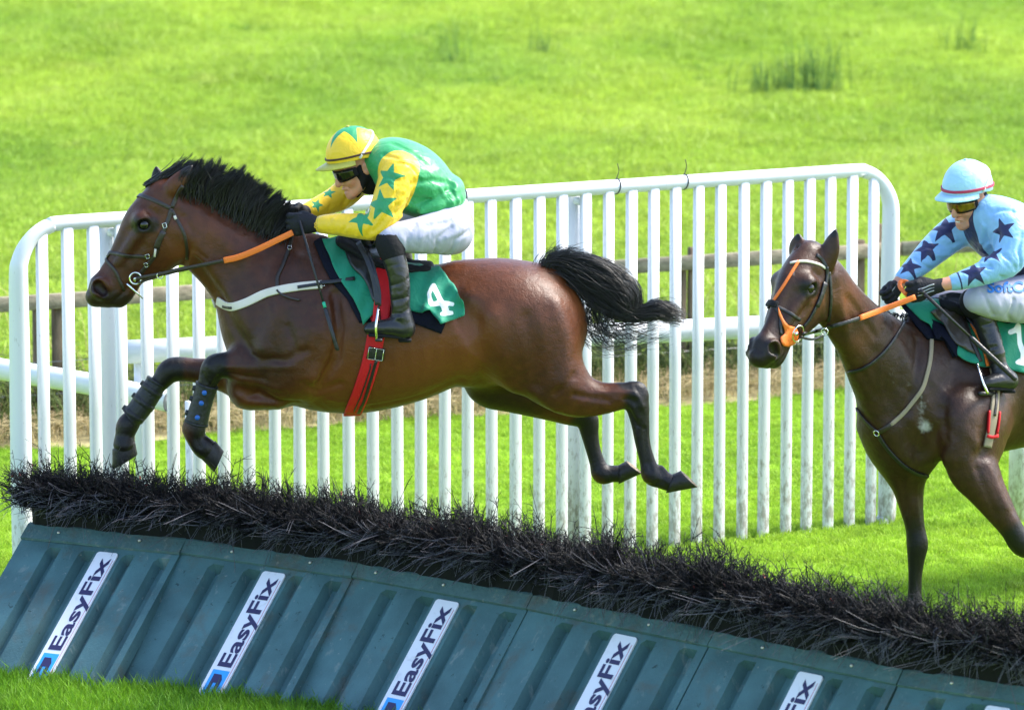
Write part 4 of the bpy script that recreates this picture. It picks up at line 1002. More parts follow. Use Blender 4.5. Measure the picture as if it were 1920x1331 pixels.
mane_rows2 = [(a + 2, b + 3, c - 6, d + 14, e, f) for a, b, c, d, e, f in mane_rows]
Hn += hair_fan(mane_rows2, 1300, 7, 8, 10, (-.08, -.03), r)
Hn = clump(Hn, 100, .85, r); strands('mane', Hn, .0019, .0004, 'black_hair', root1)
fl = hair_fan([(318, 350, 282, 352, -6, -18), (312, 346, 300, 335, 8, -18), (300, 352, 268, 358, 0, -14)], 60, 7, 3, 5, (-.01, .04), r)
fl += hair_fan([(276, 350, 340, 312, 24, -14), (282, 344, 352, 296, 20, -8), (285, 346, 365, 306, 26, -6)], 130, 8, 4, 6, (-.03, .05), r)
strands('forelock', fl, .0032, .0008, 'black_hair', root1)
# tail: a twisted dark switch with loose ends
def tail_hair(path, n, spread, r, m_=14, wig=6, offs=.05, t0=(0, .35)):
    Pp = spline(np.array(path, float), 10); out = []
    for i in range(n):
        a = r.uniform(*t0); b = a + r.uniform(.4, .9); b = min(b, r.uniform(.86, 1.0)); u = np.linspace(a, b, m_); xi = u*(len(Pp)-1)
        q = np.stack([np.interp(xi, np.arange(len(Pp)), Pp[:, j]) for j in (0, 1)], 1); wd = np.interp(xi, np.arange(len(Pp)), Pp[:, 2])
        th = r.uniform(-1, 1); ph = r.uniform(0, 6.28); g_ = np.gradient(q, axis=0); nn_ = np.stack([-g_[:, 1], g_[:, 0]], 1); nn_ /= np.linalg.norm(nn_, axis=1)[:, None] + 1e-9
        q = q + nn_*(wd*(th + .34*np.sin(u*r.uniform(6, 15) + ph)))[:, None]*spread + r.normal(size=2)*2.0
        yy = offs*(r.normal() + .35*np.sin(u*7 + ph))*np.minimum(1, .35 + u)
        out.append([T1(x_, y_, o) for (x_, y_), o in zip(q, yy)])
    return out
main = [(1012, 500, 6), (1050, 494, 13), (1090, 504, 23), (1130, 519, 27), (1165, 538, 25), (1184, 562, 20), (1176, 588, 17), (1150, 602, 14)]
inner = [(1012, 502, 6), (1055, 510, 13), (1100, 535, 22), (1140, 564, 20), (1178, 586, 15), (1206, 588, 13), (1232, 580, 17), (1260, 588, 18), (1294, 603, 9)]
th = clump(tail_hair(main, 1050, 1.0, r, 20, t0=(0, .32), offs=.045), 90, .5, r) + clump(tail_hair(inner, 620, 1.0, r, 20, t0=(0, .3), offs=.045), 60, .5, r) + clump(tail_hair(inner, 260, 1.0, r, 20, t0=(.45, .65), offs=.03), 40, .6, r)
up = clump(hair_fan([(1012, 502, 1040, 468, -6, -14), (1035, 498, 1085, 470, -10, -18), (1060, 500, 1120, 488, 0, -20), (1090, 505, 1165, 520, 10, -22), (1120, 520, 1190, 545, 14, -16)], 520, 9, 6, 10, (-.05, .05), r), 60, .5, r)
loose = tail_hair([(1075, 540, 10), (1105, 575, 22), (1112, 610, 20), (1140, 632, 18), (1190, 632, 14), (1270, 622, 14)], 90, 1.6, r, 12, t0=(0, .25)) + tail_hair([(1120, 560, 14), (1135, 600, 20), (1170, 618, 20), (1215, 622, 16), (1268, 615, 12)], 90, 1.6, r, 12, t0=(0, .25)) + tail_hair([(1095, 560, 12), (1100, 600, 14), (1112, 640, 12)], 16, 1.3, r, 10, t0=(0, .2)) + tail_hair([(1140, 590, 10), (1165, 640, 22), (1200, 668, 20)], 14, 1.3, r, 10, t0=(0, .2))
strands('tail', th + up + loose, .0016, .0005, 'black_hair', root1)
# ---- rear horse: comes on to the left and towards the camera ----------------
Y2 = 20.85
YAW2 = math.radians(42); FW2 = np.array([-math.cos(YAW2), -math.sin(YAW2), 0]); LF2 = np.array([math.sin(YAW2), -math.cos(YAW2), 0])
def h2(px, py, off=0.0, r=10.0, q=1.0):
    p = W(px, py, Y2 + off); return (p[0], p[1], p[2], r*mpp(Y2 + off), q)
T2 = lambda px, py, off: np.array(h2(px, py, off)[:3])
YH2 = math.radians(50); PH2 = math.radians(7); FH2 = np.array([-math.cos(YH2), -math.sin(YH2), 0]); LH2 = np.array([math.sin(YH2), -math.cos(YH2), 0])
O2 = W(1508, 517, Y2 - .42)
def TH2(px, py, off):
    X = -(px - 300)*mpp(Y1); Z = -(py - 400)*mpp(Y1); X, Z = X*math.cos(PH2) - Z*math.sin(PH2), X*math.sin(PH2) + Z*math.cos(PH2)
    return O2 + X*FH2 + np.array([0, 0, Z]) - off*LH2
root2 = empty('horse', [W(1720, 600, Y2)[0] + .3, Y2 + .3, 0], 'dark bay horse with pricked ears coming up to the hurdle at the right edge', 'horse')
sc = Sculpt((.88, Y2 - 1.0, -.02), (3.75, Y2 + 1.75, 2.35), .0075)
def C2(rows, k=.03, n=4, m=LF2, op='u'): sc.chain([h2(*r) for r in rows], k, m, n, op)
C2([(1684, 774, 0.0, 71, .92), (1735, 742, .13, 118, .74), (1810, 722, .26, 138, .74), (1910, 700, .46, 140, .80), (2040, 690, .74, 130, .9), (2170, 685, 1.0, 122, .95), (2260, 690, 1.2, 112, .95)], .02)
C2([(1725, 600, .12, 30, .6), (1770, 600, .2, 34, .6), (1840, 600, .34, 30, .7)], .06)
C2([(1545, 532, -.37, 53, .58), (1572, 571, -.31, 54, .56), (1611, 621, -.19, 62, .58), (1658, 680, -.06, 86, .60), (1692, 722, .04, 102, .64)], .08)
C2([(1660, 802, -.02, 46, 1.25), (1676, 838, .0, 42, 1.45), (1700, 855, .06, 44, 1.5)], .05)                              # breast
head_shape(sc, TH2, mpp(Y1)*1.0, m=LH2)
ear_shape(sc, W(1546, 496, Y2 - .41), W(1557, 468, Y2 - .42), W(1568, 429, Y2 - .43), 21*mpp(Y1), (.6, .8, 0))
ear_shape(sc, W(1502, 490, Y2 - .36), W(1496, 466, Y2 - .37), W(1497, 439, Y2 - .38), 21*mpp(Y1), (.6, .8, 0))
sc.seg(W(1540, 488, Y2 - .475), W(1561, 448, Y2 - .465), .018, .008, 1, 1, (0, 1, 0), .006, 'd'); sc.seg(W(1499, 484, Y2 - .425), W(1495, 455, Y2 - .415), .018, .008, 1, 1, (0, 1, 0), .006, 'd')
gz = lambda px, y, z: np.array([W(px, 1100, y)[0], y, z])
C2([(1700, 800, .07, 70, .6), (1694, 860, .07, 46, .7), (1702, 905, .07, 33, .85), (1709, 950, .07, 23, .9), (1716, 990, .07, 18, .95), (1720, 1020, .07, 20, .95), (1718, 1046, .07, 16, .95), (1716, 1080, .07, 13, .9), (1715, 1120, .07, 13.5, .9), (1714, 1137, .07, 16, .95), (1709, 1155, .07, 13, 1), (1704, 1166, .07, 15, 1)], .08)
C2([(1830, 800, -.02, 84, .55), (1822, 862, -.06, 60, .62), (1842, 905, -.08, 42, .8), (1870, 950, -.09, 30, .9), (1896, 990, -.09, 22, .95), (1916, 1020, -.08, 22, .95), (1942, 1030, -.06, 17, .95), (1985, 1038, -.02, 13, .9), (2024, 1046, .02, 16.5, .95), (2044, 1062, .03, 14, 1), (2052, 1075, .04, 15, 1)], .09)
for sg in (-1, 1):
    o = LF2*(.13*-sg)
    def hl(rows): sc.chain([(*(T2(px, py, of) - sg*LF2*.13), r*mpp(Y2), q) for px, py, of, r, q in rows], .03, LF2, 4)
    if sg < 0: hl([(2240, 700, 1.15, 90, .7), (2190, 790, 1.05, 66, .7), (2240, 850, 1.12, 40, .85), (2300, 905, 1.25, 25, .9), (2296, 950, 1.24, 16, .85), (2285, 1010, 1.2, 13, .9), (2280, 1045, 1.2, 17, .95), (2265, 1062, 1.18, 14, 1), (2255, 1074, 1.16, 15, 1)])
    else: hl([(2240, 700, 1.15, 90, .7), (2150, 790, .98, 66, .7), (2170, 860, 1.0, 40, .85), (2205, 915, 1.05, 25, .9), (2190, 960, 1.04, 16, .85), (2165, 1020, 1.0, 13, .9), (2155, 1058, .98, 17, .95), (2138, 1075, .95, 14, 1), (2128, 1086, .93, 15, 1)])
ST2 = [([(1740, 690), (1790, 760), (1800, 830)], .010, 34), ([(1830, 720), (1850, 800), (1840, 850)], -.010, 20), ([(1700, 800), (1760, 850), (1800, 870)], .008, 24), ([(1640, 700), (1680, 770)], -.007, 18), ([(1690, 790), (1720, 850)], -.010, 16),
       ([(1570, 540), (1600, 600), (1640, 660)], -.006, 16), ([(1585, 640), (1615, 690), (1640, 760)], .007, 16), ([(1740, 880), (1800, 880)], -.006, 14), ([(1850, 870), (1885, 950)], .006, 9), ([(1830, 880), (1868, 965)], -.005, 7), ([(1700, 860), (1715, 960)], .004, 9),
       ([(1560, 590), (1568, 625)], -.010, 11), ([(1660, 610), (1720, 660)], -.006, 22), ([(1800, 650), (1780, 720)], -.005, 20), ([(1900, 780), (1880, 840)], -.004, 18),
       ([(1650, 600), (1690, 650), (1712, 720)], .006, 14), ([(1720, 640), (1716, 700), (1700, 770)], -.008, 10), ([(1622, 760), (1660, 800), (1690, 850)], .007, 12), ([(1770, 770), (1775, 830), (1760, 870)], -.007, 9), ([(1730, 740), (1750, 790)], .006, 12), ([(1800, 800), (1830, 830)], .006, 12),
       ([(1875, 900), (1900, 960)], -.004, 5), ([(1690, 900), (1700, 960)], -.005, 5), ([(1720, 905), (1722, 980)], .003, 5), ([(1566, 520), (1580, 580), (1590, 650)], .005, 9), ([(1590, 560), (1640, 630)], -.005, 8), ([(1610, 690), (1640, 740)], -.006, 8), ([(1560, 640), (1580, 690)], -.004, 6)]
for q in range(30):
    x, y = rv.uniform(1600, 1900), rv.uniform(620, 900); a = rv.uniform(.6, 2.2); l_ = rv.uniform(20, 55); ST2.append(([(x, y), (x + math.cos(a)*l_*.5 + rv.normal()*5, y + math.sin(a)*l_*.5), (x + math.cos(a)*l_, y + math.sin(a)*l_ + rv.normal()*6)], rv.choice([.0018, -.0018, .0024]), rv.uniform(3, 7)))
def stroke_cam(sc, ST, y0, y1, s_):
    for pl, amp, wd in ST:
        P = []
        for px, py in pl:
            ys = np.linspace(y0, y1, 200); p = np.array([W(px, py, y) for y in ys]); ii = np.clip(np.round((p - sc.lo)/sc.vox).astype(int), 0, sc.n-1)
            dv = sc.D[ii[:, 0], ii[:, 1], ii[:, 2]]; w_ = np.argmax(dv < 0)
            if dv[w_] < 0: P.append(p[w_])
        if len(P) > 1: sc.stroke(P, amp*1.25, wd*s_)
stroke_cam(sc, ST2, Y2 - .95, Y2 + 1.2, mpp(Y2))
for pl, amp, wd, of in HEAD_ST:
    for sg in (-1, 1): sc.stroke([TH2(x, y, of*sg) for x, y in pl], amp*1.3, wd)
V2, F2 = sc.mesh(2); surf2 = Surf(V2, F2)
dark = mask_caps(V2, [(T2(1718, 1020, .07), T2(1716, 1190, .07), .09), (T2(1712, 960, .07), T2(1719, 1020, .07), .05), (T2(1905, 1010, -.09), T2(2060, 1080, .02), .09), (TH2(357, 313, -.06), TH2(350, 322, -.06), .01)])
dark = np.maximum(dark, .75*mask_caps(V2, [(TH2(260, 421, -.085), TH2(284, 421, -.085), .036), (TH2(260, 421, .085), TH2(284, 421, .085), .036)])); dark = np.maximum(dark, .85*mask_caps(V2, [(TH2(172, 550, 0), TH2(222, 572, 0), .085)])); dark = np.maximum(dark, mask_caps(V2, [(W(1568, 429, Y2-.43), W(1565, 438, Y2-.43), .02), (W(1497, 439, Y2-.38), W(1497, 446, Y2-.38), .018)]))
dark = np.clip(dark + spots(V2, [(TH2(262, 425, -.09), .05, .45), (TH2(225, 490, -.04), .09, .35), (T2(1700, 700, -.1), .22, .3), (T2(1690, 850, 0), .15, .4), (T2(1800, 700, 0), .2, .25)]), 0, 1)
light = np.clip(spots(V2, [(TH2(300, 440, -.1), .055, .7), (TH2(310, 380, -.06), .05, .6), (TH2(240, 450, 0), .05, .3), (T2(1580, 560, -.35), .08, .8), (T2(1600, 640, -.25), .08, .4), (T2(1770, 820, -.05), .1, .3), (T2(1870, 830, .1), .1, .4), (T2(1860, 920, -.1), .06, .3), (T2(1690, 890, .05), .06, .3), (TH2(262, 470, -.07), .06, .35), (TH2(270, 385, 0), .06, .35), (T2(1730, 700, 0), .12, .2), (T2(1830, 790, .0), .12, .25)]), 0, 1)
pv = proj(V2); nz = noise2(pv[:, 0], pv[:, 1], .25, 4)*.6 + noise2(pv[:, 0], pv[:, 1], .6, 6)*.4
g2 = lambda x, y, sx, sy: np.exp(-((pv[:, 0]-x)/sx)**2 - ((pv[:, 1]-y)/sy)**2)*(V2[:, 1] < Y2 + .12)
foam = np.clip(1.25*(g2(1736, 800, 12, 10) + .5*g2(1728, 765, 11, 34) + .25*g2(1672, 705, 16, 22) + .45*g2(1704, 720, 4, 4) + .6*g2(1487, 510, 4, 8)) - .75*nz, 0, .9)
body2 = mk('body', V2, F2, 'dark_bay_coat', root2, attrs={'dark': dark, 'light': light*(1-dark), 'foam': foam})
for off in (-.078, .078): eye(root2, TH2, None, mpp(Y1), surf2, off)
b = T2(1704, 1166, .07); f = FW2
hoof(root2, b + f*.048 + [0, 0, .01], b - f*.04 - [0, 0, .01], np.array([*(b + f*.075)[:2], .0]), np.array([*(b - f*.04)[:2], .0]), .05, LF2)
b = T2(2052, 1075, .04); hoof(root2, b + f*.04 - [0, 0, .03], b - f*.03 + [0, 0, .03], b - f*.03 + [0, 0, -.09], b - f*.10 + [0, 0, -.02], .047, LF2)
for px, py, of, sg in ((2255, 1074, 1.16, -1), (2128, 1086, .93, 1)):
    b = T2(px, py, of) - sg*LF2*.13; hoof(root2, b + f*.045, b - f*.04, np.array([*(b + f*.07)[:2], .0]), np.array([*(b - f*.04)[:2], .0]), .05, LF2)
# short plaited-looking mane lying on the far side, forelock, tail beyond the frame
r = np.random.default_rng(5); Ls_ = []
cr = spline(np.array([T2(*a) for a in [(1548, 484, -.36), (1580, 522, -.32), (1612, 556, -.25), (1650, 582, -.13), (1700, 588, .02)]]), 20)
for i in range(420):
    k_ = r.integers(0, len(cr)-1); p = cr[k_] + r.normal(size=3)*.006 - np.array([0, 0, .012]); d = -LF2*r.uniform(.3, 1) + np.array([0, 0, r.uniform(-.1, .9)]) - FW2*.6; d /= np.linalg.norm(d); t = np.linspace(0, 1, 6)[:, None]
    Ls_.append(p + d*t*.055*r.uniform(.6, 1.2) - np.array([0, 0, .04])*t*t)
strands('mane', Ls_, .0035, .001, 'black_hair', root2)
Ls_ = []
for i in range(70):
    p = W(1528 + r.normal()*5, 474 + r.normal()*3, Y2 - .42) ; q = W(1500 + r.normal()*6, 490 + r.normal()*6, Y2 - .47); t = np.linspace(0, 1, 6)[:, None]; Ls_.append(p + (q-p)*t + np.array([0, -.0, .02])*4*t*(1-t))
strands('forelock', Ls_, .003, .001, 'black_hair', root2)
bm = bmesh.new(); bmesh.ops.create_icosphere(bm, subdivisions=2, radius=.011); c = W(1510, 470, Y2 - .43); V = [np.array(v.co[:]) + c for v in bm.verts]; bm.verts.index_update(); Fc = [[v.index for v in f.verts] for f in bm.faces]; bm.free(); mk('forelock_bobble', V, Fc, 'black_hair', root2)
Ls_ = []; b = T2(2330, 640, 1.33)
for i in range(160):
    p = b + r.normal(size=3)*.02; t = np.linspace(0, 1, 7)[:, None]; d = -FW2*r.uniform(.2, .5) + r.normal(size=3)*.05; Ls_.append(p + d*t - np.array([0, 0, .7])*t**1.6*r.uniform(.7, 1))
strands('tail', Ls_, .005, .0015, 'black_hair', root2)
# ------------------------------------------------------------------ riders
def skin(name, base):
    return M(name, base, .5, .35, var=.12, vscale=40, sss=.15, base2=(base[0]*1.05, base[1]*.85, base[2]*.8))
skin('skin', (.52, .27, .185))
M('lips', (.42, .13, .11), .45); M('teeth', (.75, .70, .60), .3)
M('silk_green_yellow', (.022, .27, .085), .42, .4, bump=.35, bscale=17, dist=1.2, sheen=.1)
attr_mix(MATS['silk_green_yellow'], 'sleeve', (.80, .50, .018), .0006); attr_mix(MATS['silk_green_yellow'], 'star', (.022, .25, .10), .0006)
M('cap_yellow', (.80, .50, .02), .45, .4, bump=.25, bscale=26, dist=1)
attr_mix(MATS['cap_yellow'], 'star', (.022, .25, .10), .012)
M('silk_blue', (.22, .43, .70), .42, .4, bump=.35, bscale=17, dist=1.2, sheen=.1)
attr_mix(MATS['silk_blue'], 'navy', (.012, .014, .07), .0006); attr_mix(MATS['silk_blue'], 'star', (.012, .014, .07), .0006)
M('cap_blue', (.34, .58, .74), .45, .4, bump=.25, bscale=26, dist=1)
M('breeches_white', (.36, .36, .455), .6, .25, bump=.22, bscale=13, dist=1.6, stretch=(1, 1, .6))
M('boot_leather', (.012, .012, .014), .30, .5, bump=.18, bscale=18, dist=1.5)
M('black_cloth', (.010, .010, .012), .8, .2, bump=.2, bscale=60)
M('glove_black', (.012, .012, .016), .7, .25, bump=.3, bscale=120)
M('glove_grey', (.30, .31, .33), .6)
M('lens_dark', (.010, .008, .007), .06, .6); M('lens_gold', (.20, .11, .025), .08, .6, metal=.7, var=.8, vscale=22)
M('band_brown', (.055, .022, .012), .6); M('band_crimson', (.40, .03, .08), .6); M('strap_white', (.70, .68, .66), .6)
M('print_blue', (.02, .16, .55), .55); M('gold_print', (.75, .45, .05), .5)
M('grip_blue', (.02, .05, .35), .5)

def local_frame(fw, roll=0.0):
    fw = np.array(fw, float); fw /= np.linalg.norm(fw); z = np.array([0, 0, 1.0]); left = np.cross(z, fw); left /= np.linalg.norm(left); up = np.cross(fw, left)
    if roll: left, up = left*math.cos(roll) + up*math.sin(roll), up*math.cos(roll) - left*math.sin(roll)
    return fw, left, up
def face_shape(sc, O, A, open_=0.0):
    fw, lf, up = A; P = lambda f, l, u: O + f*fw + l*lf + u*up; ax = np.array([fw, lf, up])
    sc.ellip(P(-.01, 0, .02), (.094, .075, .094), ax, .02); sc.ellip(P(.028, 0, -.06), (.058, .056, .082), ax, .02)
    for s in (-1, 1):
        sc.chain([(*P(-.005, .052*s, -.07), .020), (*P(.035, .040*s, -.112), .017), (*P(.070, .014*s, -.130 - open_*.5), .015)], .02)
        sc.ball(P(.062, .036*s, -.064), .020, k=.025); sc.ball(P(.086, .013*s, -.073), .0085, k=.008)
        sc.ball(P(.082, .030*s, -.034), .012, k=.008, op='d')
        sc.chain([(*P(.078, .045*s, -.016), .010), (*P(.090, .012*s, -.014), .009)], .014)
        sc.ellip(P(-.012, .078*s, -.042), (.019, .008, .030), ax, .008); sc.ellip(P(-.006, .087*s, -.040), (.008, .006, .016), ax, .004, 'd')
        sc.stroke([P(.082, .020*s, -.078), P(.078, .030*s, -.104)], -.0022, .006)
    sc.ball(P(.073, 0, -.129 - open_), .019, k=.02)
    sc.chain([(*P(.084, 0, -.022), .010), (*P(.100, 0, -.052), .0095), (*P(.107, 0, -.068), .0115)], .012)
    sc.chain([(*P(.078, -.022, -.100), .004), (*P(.091, 0, -.095), .0065), (*P(.078, .022, -.100), .004)], .007)
    sc.chain([(*P(.076, -.020, -.108 - open_), .004), (*P(.088, 0, -.110 - open_), .0065), (*P(.076, .020, -.108 - open_), .004)], .007)
    sc.chain([(*P(.082, -.019, -.1035 - open_*.5), .0015 + open_*.3), (*P(.097, 0, -.1025 - open_*.5), .002 + open_*.5), (*P(.082, .019, -.1035 - open_*.5), .0015 + open_*.3)], .002, op='d')
def helmet(parent, O, A, mat, band_mat, star=None):
    fw, lf, up = A; R = np.array([.124, .104, .122]); c = O + up*.012 - fw*.010
    nu, nv = 96, 40; V = []; st = []
    for j in range(nv+1):
        th = j/nv
        for i in range(nu):
            az = 2*math.pi*i/nu; tmax = math.pi*.5 + .10 + .16*max(0, -math.cos(az)); t = th*tmax
            d = np.array([math.sin(t)*math.cos(az), math.sin(t)*math.sin(az), math.cos(t)]); rr2 = 1 + .010*math.cos(4*az)*math.sin(t)**2*(1 - math.cos(t))*0 + .004*math.sin(az*8)*math.sin(t)**4*0
            loc = d*R*rr2; V.append(c + loc[0]*fw + loc[1]*lf + loc[2]*up)
            if star: a0 = az - star; st.append(-sd_star(np.array([t*math.sin(a0)]), np.array([t*math.cos(a0)]), 1.12, .37)[0])
    n0 = len(V)
    for i in range(nu):
        az = 2*math.pi*i/nu; t = math.pi*.5 + .10 + .16*max(0, -math.cos(az)); d = np.array([math.sin(t)*math.cos(az), math.sin(t)*math.sin(az), math.cos(t)])*R*.93; V.append(c + d[0]*fw + d[1]*lf + d[2]*up); st.append(-1)
    Fc = [(j*nu+i, (j+1)*nu+i, (j+1)*nu+(i+1) % nu, j*nu+(i+1) % nu) for j in range(nv) for i in range(nu)] + [(nv*nu+i, n0+i, n0+(i+1) % nu, nv*nu+(i+1) % nu) for i in range(nu)]
    h = mk('helmet', V, Fc, mat, parent, attrs={'star': st[:len(V)]} if star else None)
    def at(az, t, s=1.0):
        d = np.array([math.sin(t)*math.cos(az), math.sin(t)*math.sin(az), math.cos(t)])*R*s; return c + d[0]*fw + d[1]*lf + d[2]*up, (d[0]/R[0]**2*fw + d[1]/R[1]**2*lf + d[2]/R[2]**2*up)
    # peak: a curved shade in front
    V = []; m_ = 25
    for lay in (0, 1):
        for j in range(4):
            for i in range(m_):
                az = math.radians(-72 + 144*i/(m_-1)); p, _ = at(az, math.pi*.5 + .06, .985); ext = .060*max(0, math.cos(az*1.24))**.7*j/3
                dr = math.cos(az)*fw*1.0 + math.sin(az)*lf*.55; V.append(p + dr*ext - up*(.012*(j/3)**1.5 + .004*lay*1.2) - up*(.010*(j/3)*abs(math.sin(az))))
    q = 4*m_; Fc = []
    for j in range(3):
        for i in range(m_-1):
            a = j*m_+i; Fc += [(a, a+m_, a+m_+1, a+1), (q+a, q+a+1, q+a+m_+1, q+a+m_)]
    for i in range(m_-1): Fc.append((3*m_+i, q+3*m_+i, q+3*m_+i+1, 3*m_+i+1))
    mk('peak', V, Fc, mat, h)
    def loop(name, fn, w_, mat_, closed=True, n=64, th=.0018):
        P, N_ = zip(*[fn(i/n if closed else i/(n-1)) for i in range(n)]); P = np.array(P); N_ = np.array(N_); N_ /= np.linalg.norm(N_, axis=1)[:, None]
        Vr, Fr = ribbon_vf(P, N_, w_, th, .0035, closed); return mk(name, Vr, Fr, mat_, h)
    loop('band', lambda t: at(2*math.pi*t, math.pi*.5 - .06 + .10*max(0, -math.cos(2*math.pi*t)), 1.006), .0085 if band_mat == 'band_brown' else .012, band_mat)
    loop('goggle_strap', lambda t: at(math.radians(82 + 195*t), math.pi*.5 + .06 - .75*math.sin(math.pi*min(1, max(0, t)))**.8, 1.006), .010, 'strap_white', False, 40)
    p, nn_ = at(0, .001, 1.0); tube('button', [p - up*.004, p + up*.004, p + up*.006], [.008, .008, .004], mat, h, seg=10)
    return h, at
def goggles(parent, O, A, lens, tilt=0):
    fw, lf, up = A; 
    def strip(name, mat, h0, rad, th, amax, parent_):
        V = []; n, m_ = 31, 7
        for lay in (0, 1):
            for i in range(n):
                az = math.radians(-amax + 2*amax*i/(n-1)); hh = h0*(1 - .35*abs(az/math.radians(amax))**3); notch = .008*math.exp(-(az/.16)**2)
                for j in range(m_):
                    v = -1 + 2*j/(m_-1); z = -.033 + hh*v + (notch if v < 0 else 0)*(-v); bul = (1 - .10*v*v)
                    r_ = rad + (th if lay == 0 else 0); V.append(O + fw*((.098 + r_)*math.cos(az)*(.97 + .03*bul)) + lf*((.082 + r_)*math.sin(az)) + up*z)
        q = n*m_; Fc = []
        for i in range(n-1):
            for j in range(m_-1):
                a = i*m_+j; Fc += [(a, a+m_, a+m_+1, a+1), (q+a, q+a+1, q+a+m_+1, q+a+m_)]
        B = [i*m_ for i in range(n)] + [(n-1)*m_+j for j in range(1, m_)] + [i*m_+m_-1 for i in range(n-2, -1, -1)] + [j for j in range(m_-2, 0, -1)]
        for a, b in zip(B, B[1:]+B[:1]): Fc.append((b, a, q+a, q+b))
        return mk(name, V, Fc, mat, parent_)
    g = strip('goggles', 'black_cloth', .027, .001, .004, 74, parent); strip('lens', lens, .021, .004, .003, 64, g)
    return g
def hood(parent, O, A, neck_to):
    fw, lf, up = A; P = lambda f, l, u: O + f*fw + l*lf + u*up; ax = np.array([fw, lf, up]); 
    sc = Sculpt(O - .26, O + .26, .006)
    sc.ellip(P(-.018, 0, -.045), (.072, .081, .070), ax, .02); sc.chain([(*P(-.02, 0, -.075), .066), (*P(-.045, 0, -.12), .060), (*neck_to, .062)], .03)
    for s in (-1, 1): sc.chain([(*P(.0, .062*s, -.05), .014), (*P(.022, .054*s, -.10), .013), (*P(.055, .020*s, -.145), .009)], .012)
    for s in (-1, 1): sc.ellip(P(-.012, .088*s, -.040), (.020, .022, .030), ax, .006, 'd')
    V, Fq = sc.mesh(2); return mk('hood', V, Fq, 'black_cloth', parent)
def hand(sc, wrist, kn, up, inward, s=1.0):
    wrist, kn, up, inward = (np.array(a, float) for a in (wrist, kn, up, inward)); f = kn - wrist; L_ = np.linalg.norm(f); f /= L_
    up = up - f*np.dot(up, f); up /= np.linalg.norm(up); inward = inward - f*np.dot(inward, f) - up*np.dot(inward, up); inward /= np.linalg.norm(inward)
    sc.chain([(*(wrist - f*.02), .026*s, .9), (*(wrist + f*.02), .027*s, .85), (*(wrist + f*L_*.6), .034*s, .62), (*kn, .036*s, .55)], .012, inward)
    for i in range(4):
        b = kn + up*(.5 - i/3)*.066*s; ln = (.030, .034, .032, .026)[i]*s
        p1 = b + f*ln; p2 = p1 + inward*.026*s + f*.004*s; p3 = p2 - f*ln*.75 + inward*.012*s
        sc.chain([(*(b - f*.012), .0115*s), (*p1, .0102*s), (*p2, .0092*s), (*p3, .0080*s)], .004, n=3, kin=.004)
        sc.ball(b - inward*.006*s, .0100*s, k=.008)
    t0 = wrist + f*.03*s + up*.020*s + inward*.008; t1 = wrist + f*L_*.75 + up*.038*s + inward*.018; t2 = kn + f*.008 + up*.030*s + inward*.034*s
    sc.chain([(*t0, .015*s), (*t1, .0125*s), (*t2, .0095*s)], .010, n=3, kin=.005)
def caps_dist(V, nodes, n=4):
    N = spline(np.array([list(nd)[:4] for nd in nodes], float), n); best = np.full(len(V), 1e3)
    for a, b in zip(N[:-1], N[1:]):
        ab = b[:3] - a[:3]; t = np.clip(((V - a[:3]) @ ab)/(ab @ ab + 1e-12), 0, 1); d = np.linalg.norm(V - a[:3] - t[:, None]*ab, axis=1) - (a[3] + (b[3]-a[3])*t); best = np.minimum(best, d)
    return best
def star_field(V, surf, stars, y):
    out = np.full(len(V), -.03)
    for px, py, rp, rot in stars:
        h = surf.hit(px, py)
        if h is None: continue
        p, n = h; u = np.array([1.0, 0, 0]) - n*n[0]; u /= np.linalg.norm(u); v = np.cross(n, u); v *= np.sign(v[2]) or 1
        d = V - p; a, b, c = d @ u, d @ v, d @ n; r_ = rp*mpp(y); ro = math.radians(rot); a2, b2 = a*math.cos(ro) - b*math.sin(ro), a*math.sin(ro) + b*math.cos(ro)
        f = -sd_star(a2, b2, r_); f = np.where((np.abs(c) < .05) & (np.hypot(a, b) < 1.6*r_), f, -.03); out = np.maximum(out, f)
    return np.clip(out, -.03, .03)
def folds(sc, rows, y0, y1, s_): stroke_cam(sc, [(a, b*1.7, c) for a, b, c in rows], y0, y1, s_)
def rand_folds(sc, r, n, box, ang, ln, amp, wd, y0, y1, s_):
    rows = []
    for i in range(n):
        x, y = r.uniform(box[0], box[2]), r.uniform(box[1], box[3]); a = math.radians(r.normal()*18 + ang); l_ = ln*r.uniform(.5, 1.2); c = r.normal()*.18*l_
        dx, dy = math.cos(a), math.sin(a); rows.append(([(x - dx*l_/2, y - dy*l_/2), (x - dy*c, y + dx*c), (x + dx*l_/2, y + dy*l_/2)], amp*r.choice([-1, 1, 1])*r.uniform(.5, 1), wd*r.uniform(.7, 1.3)))
    stroke_cam(sc, rows, y0, y1, s_)

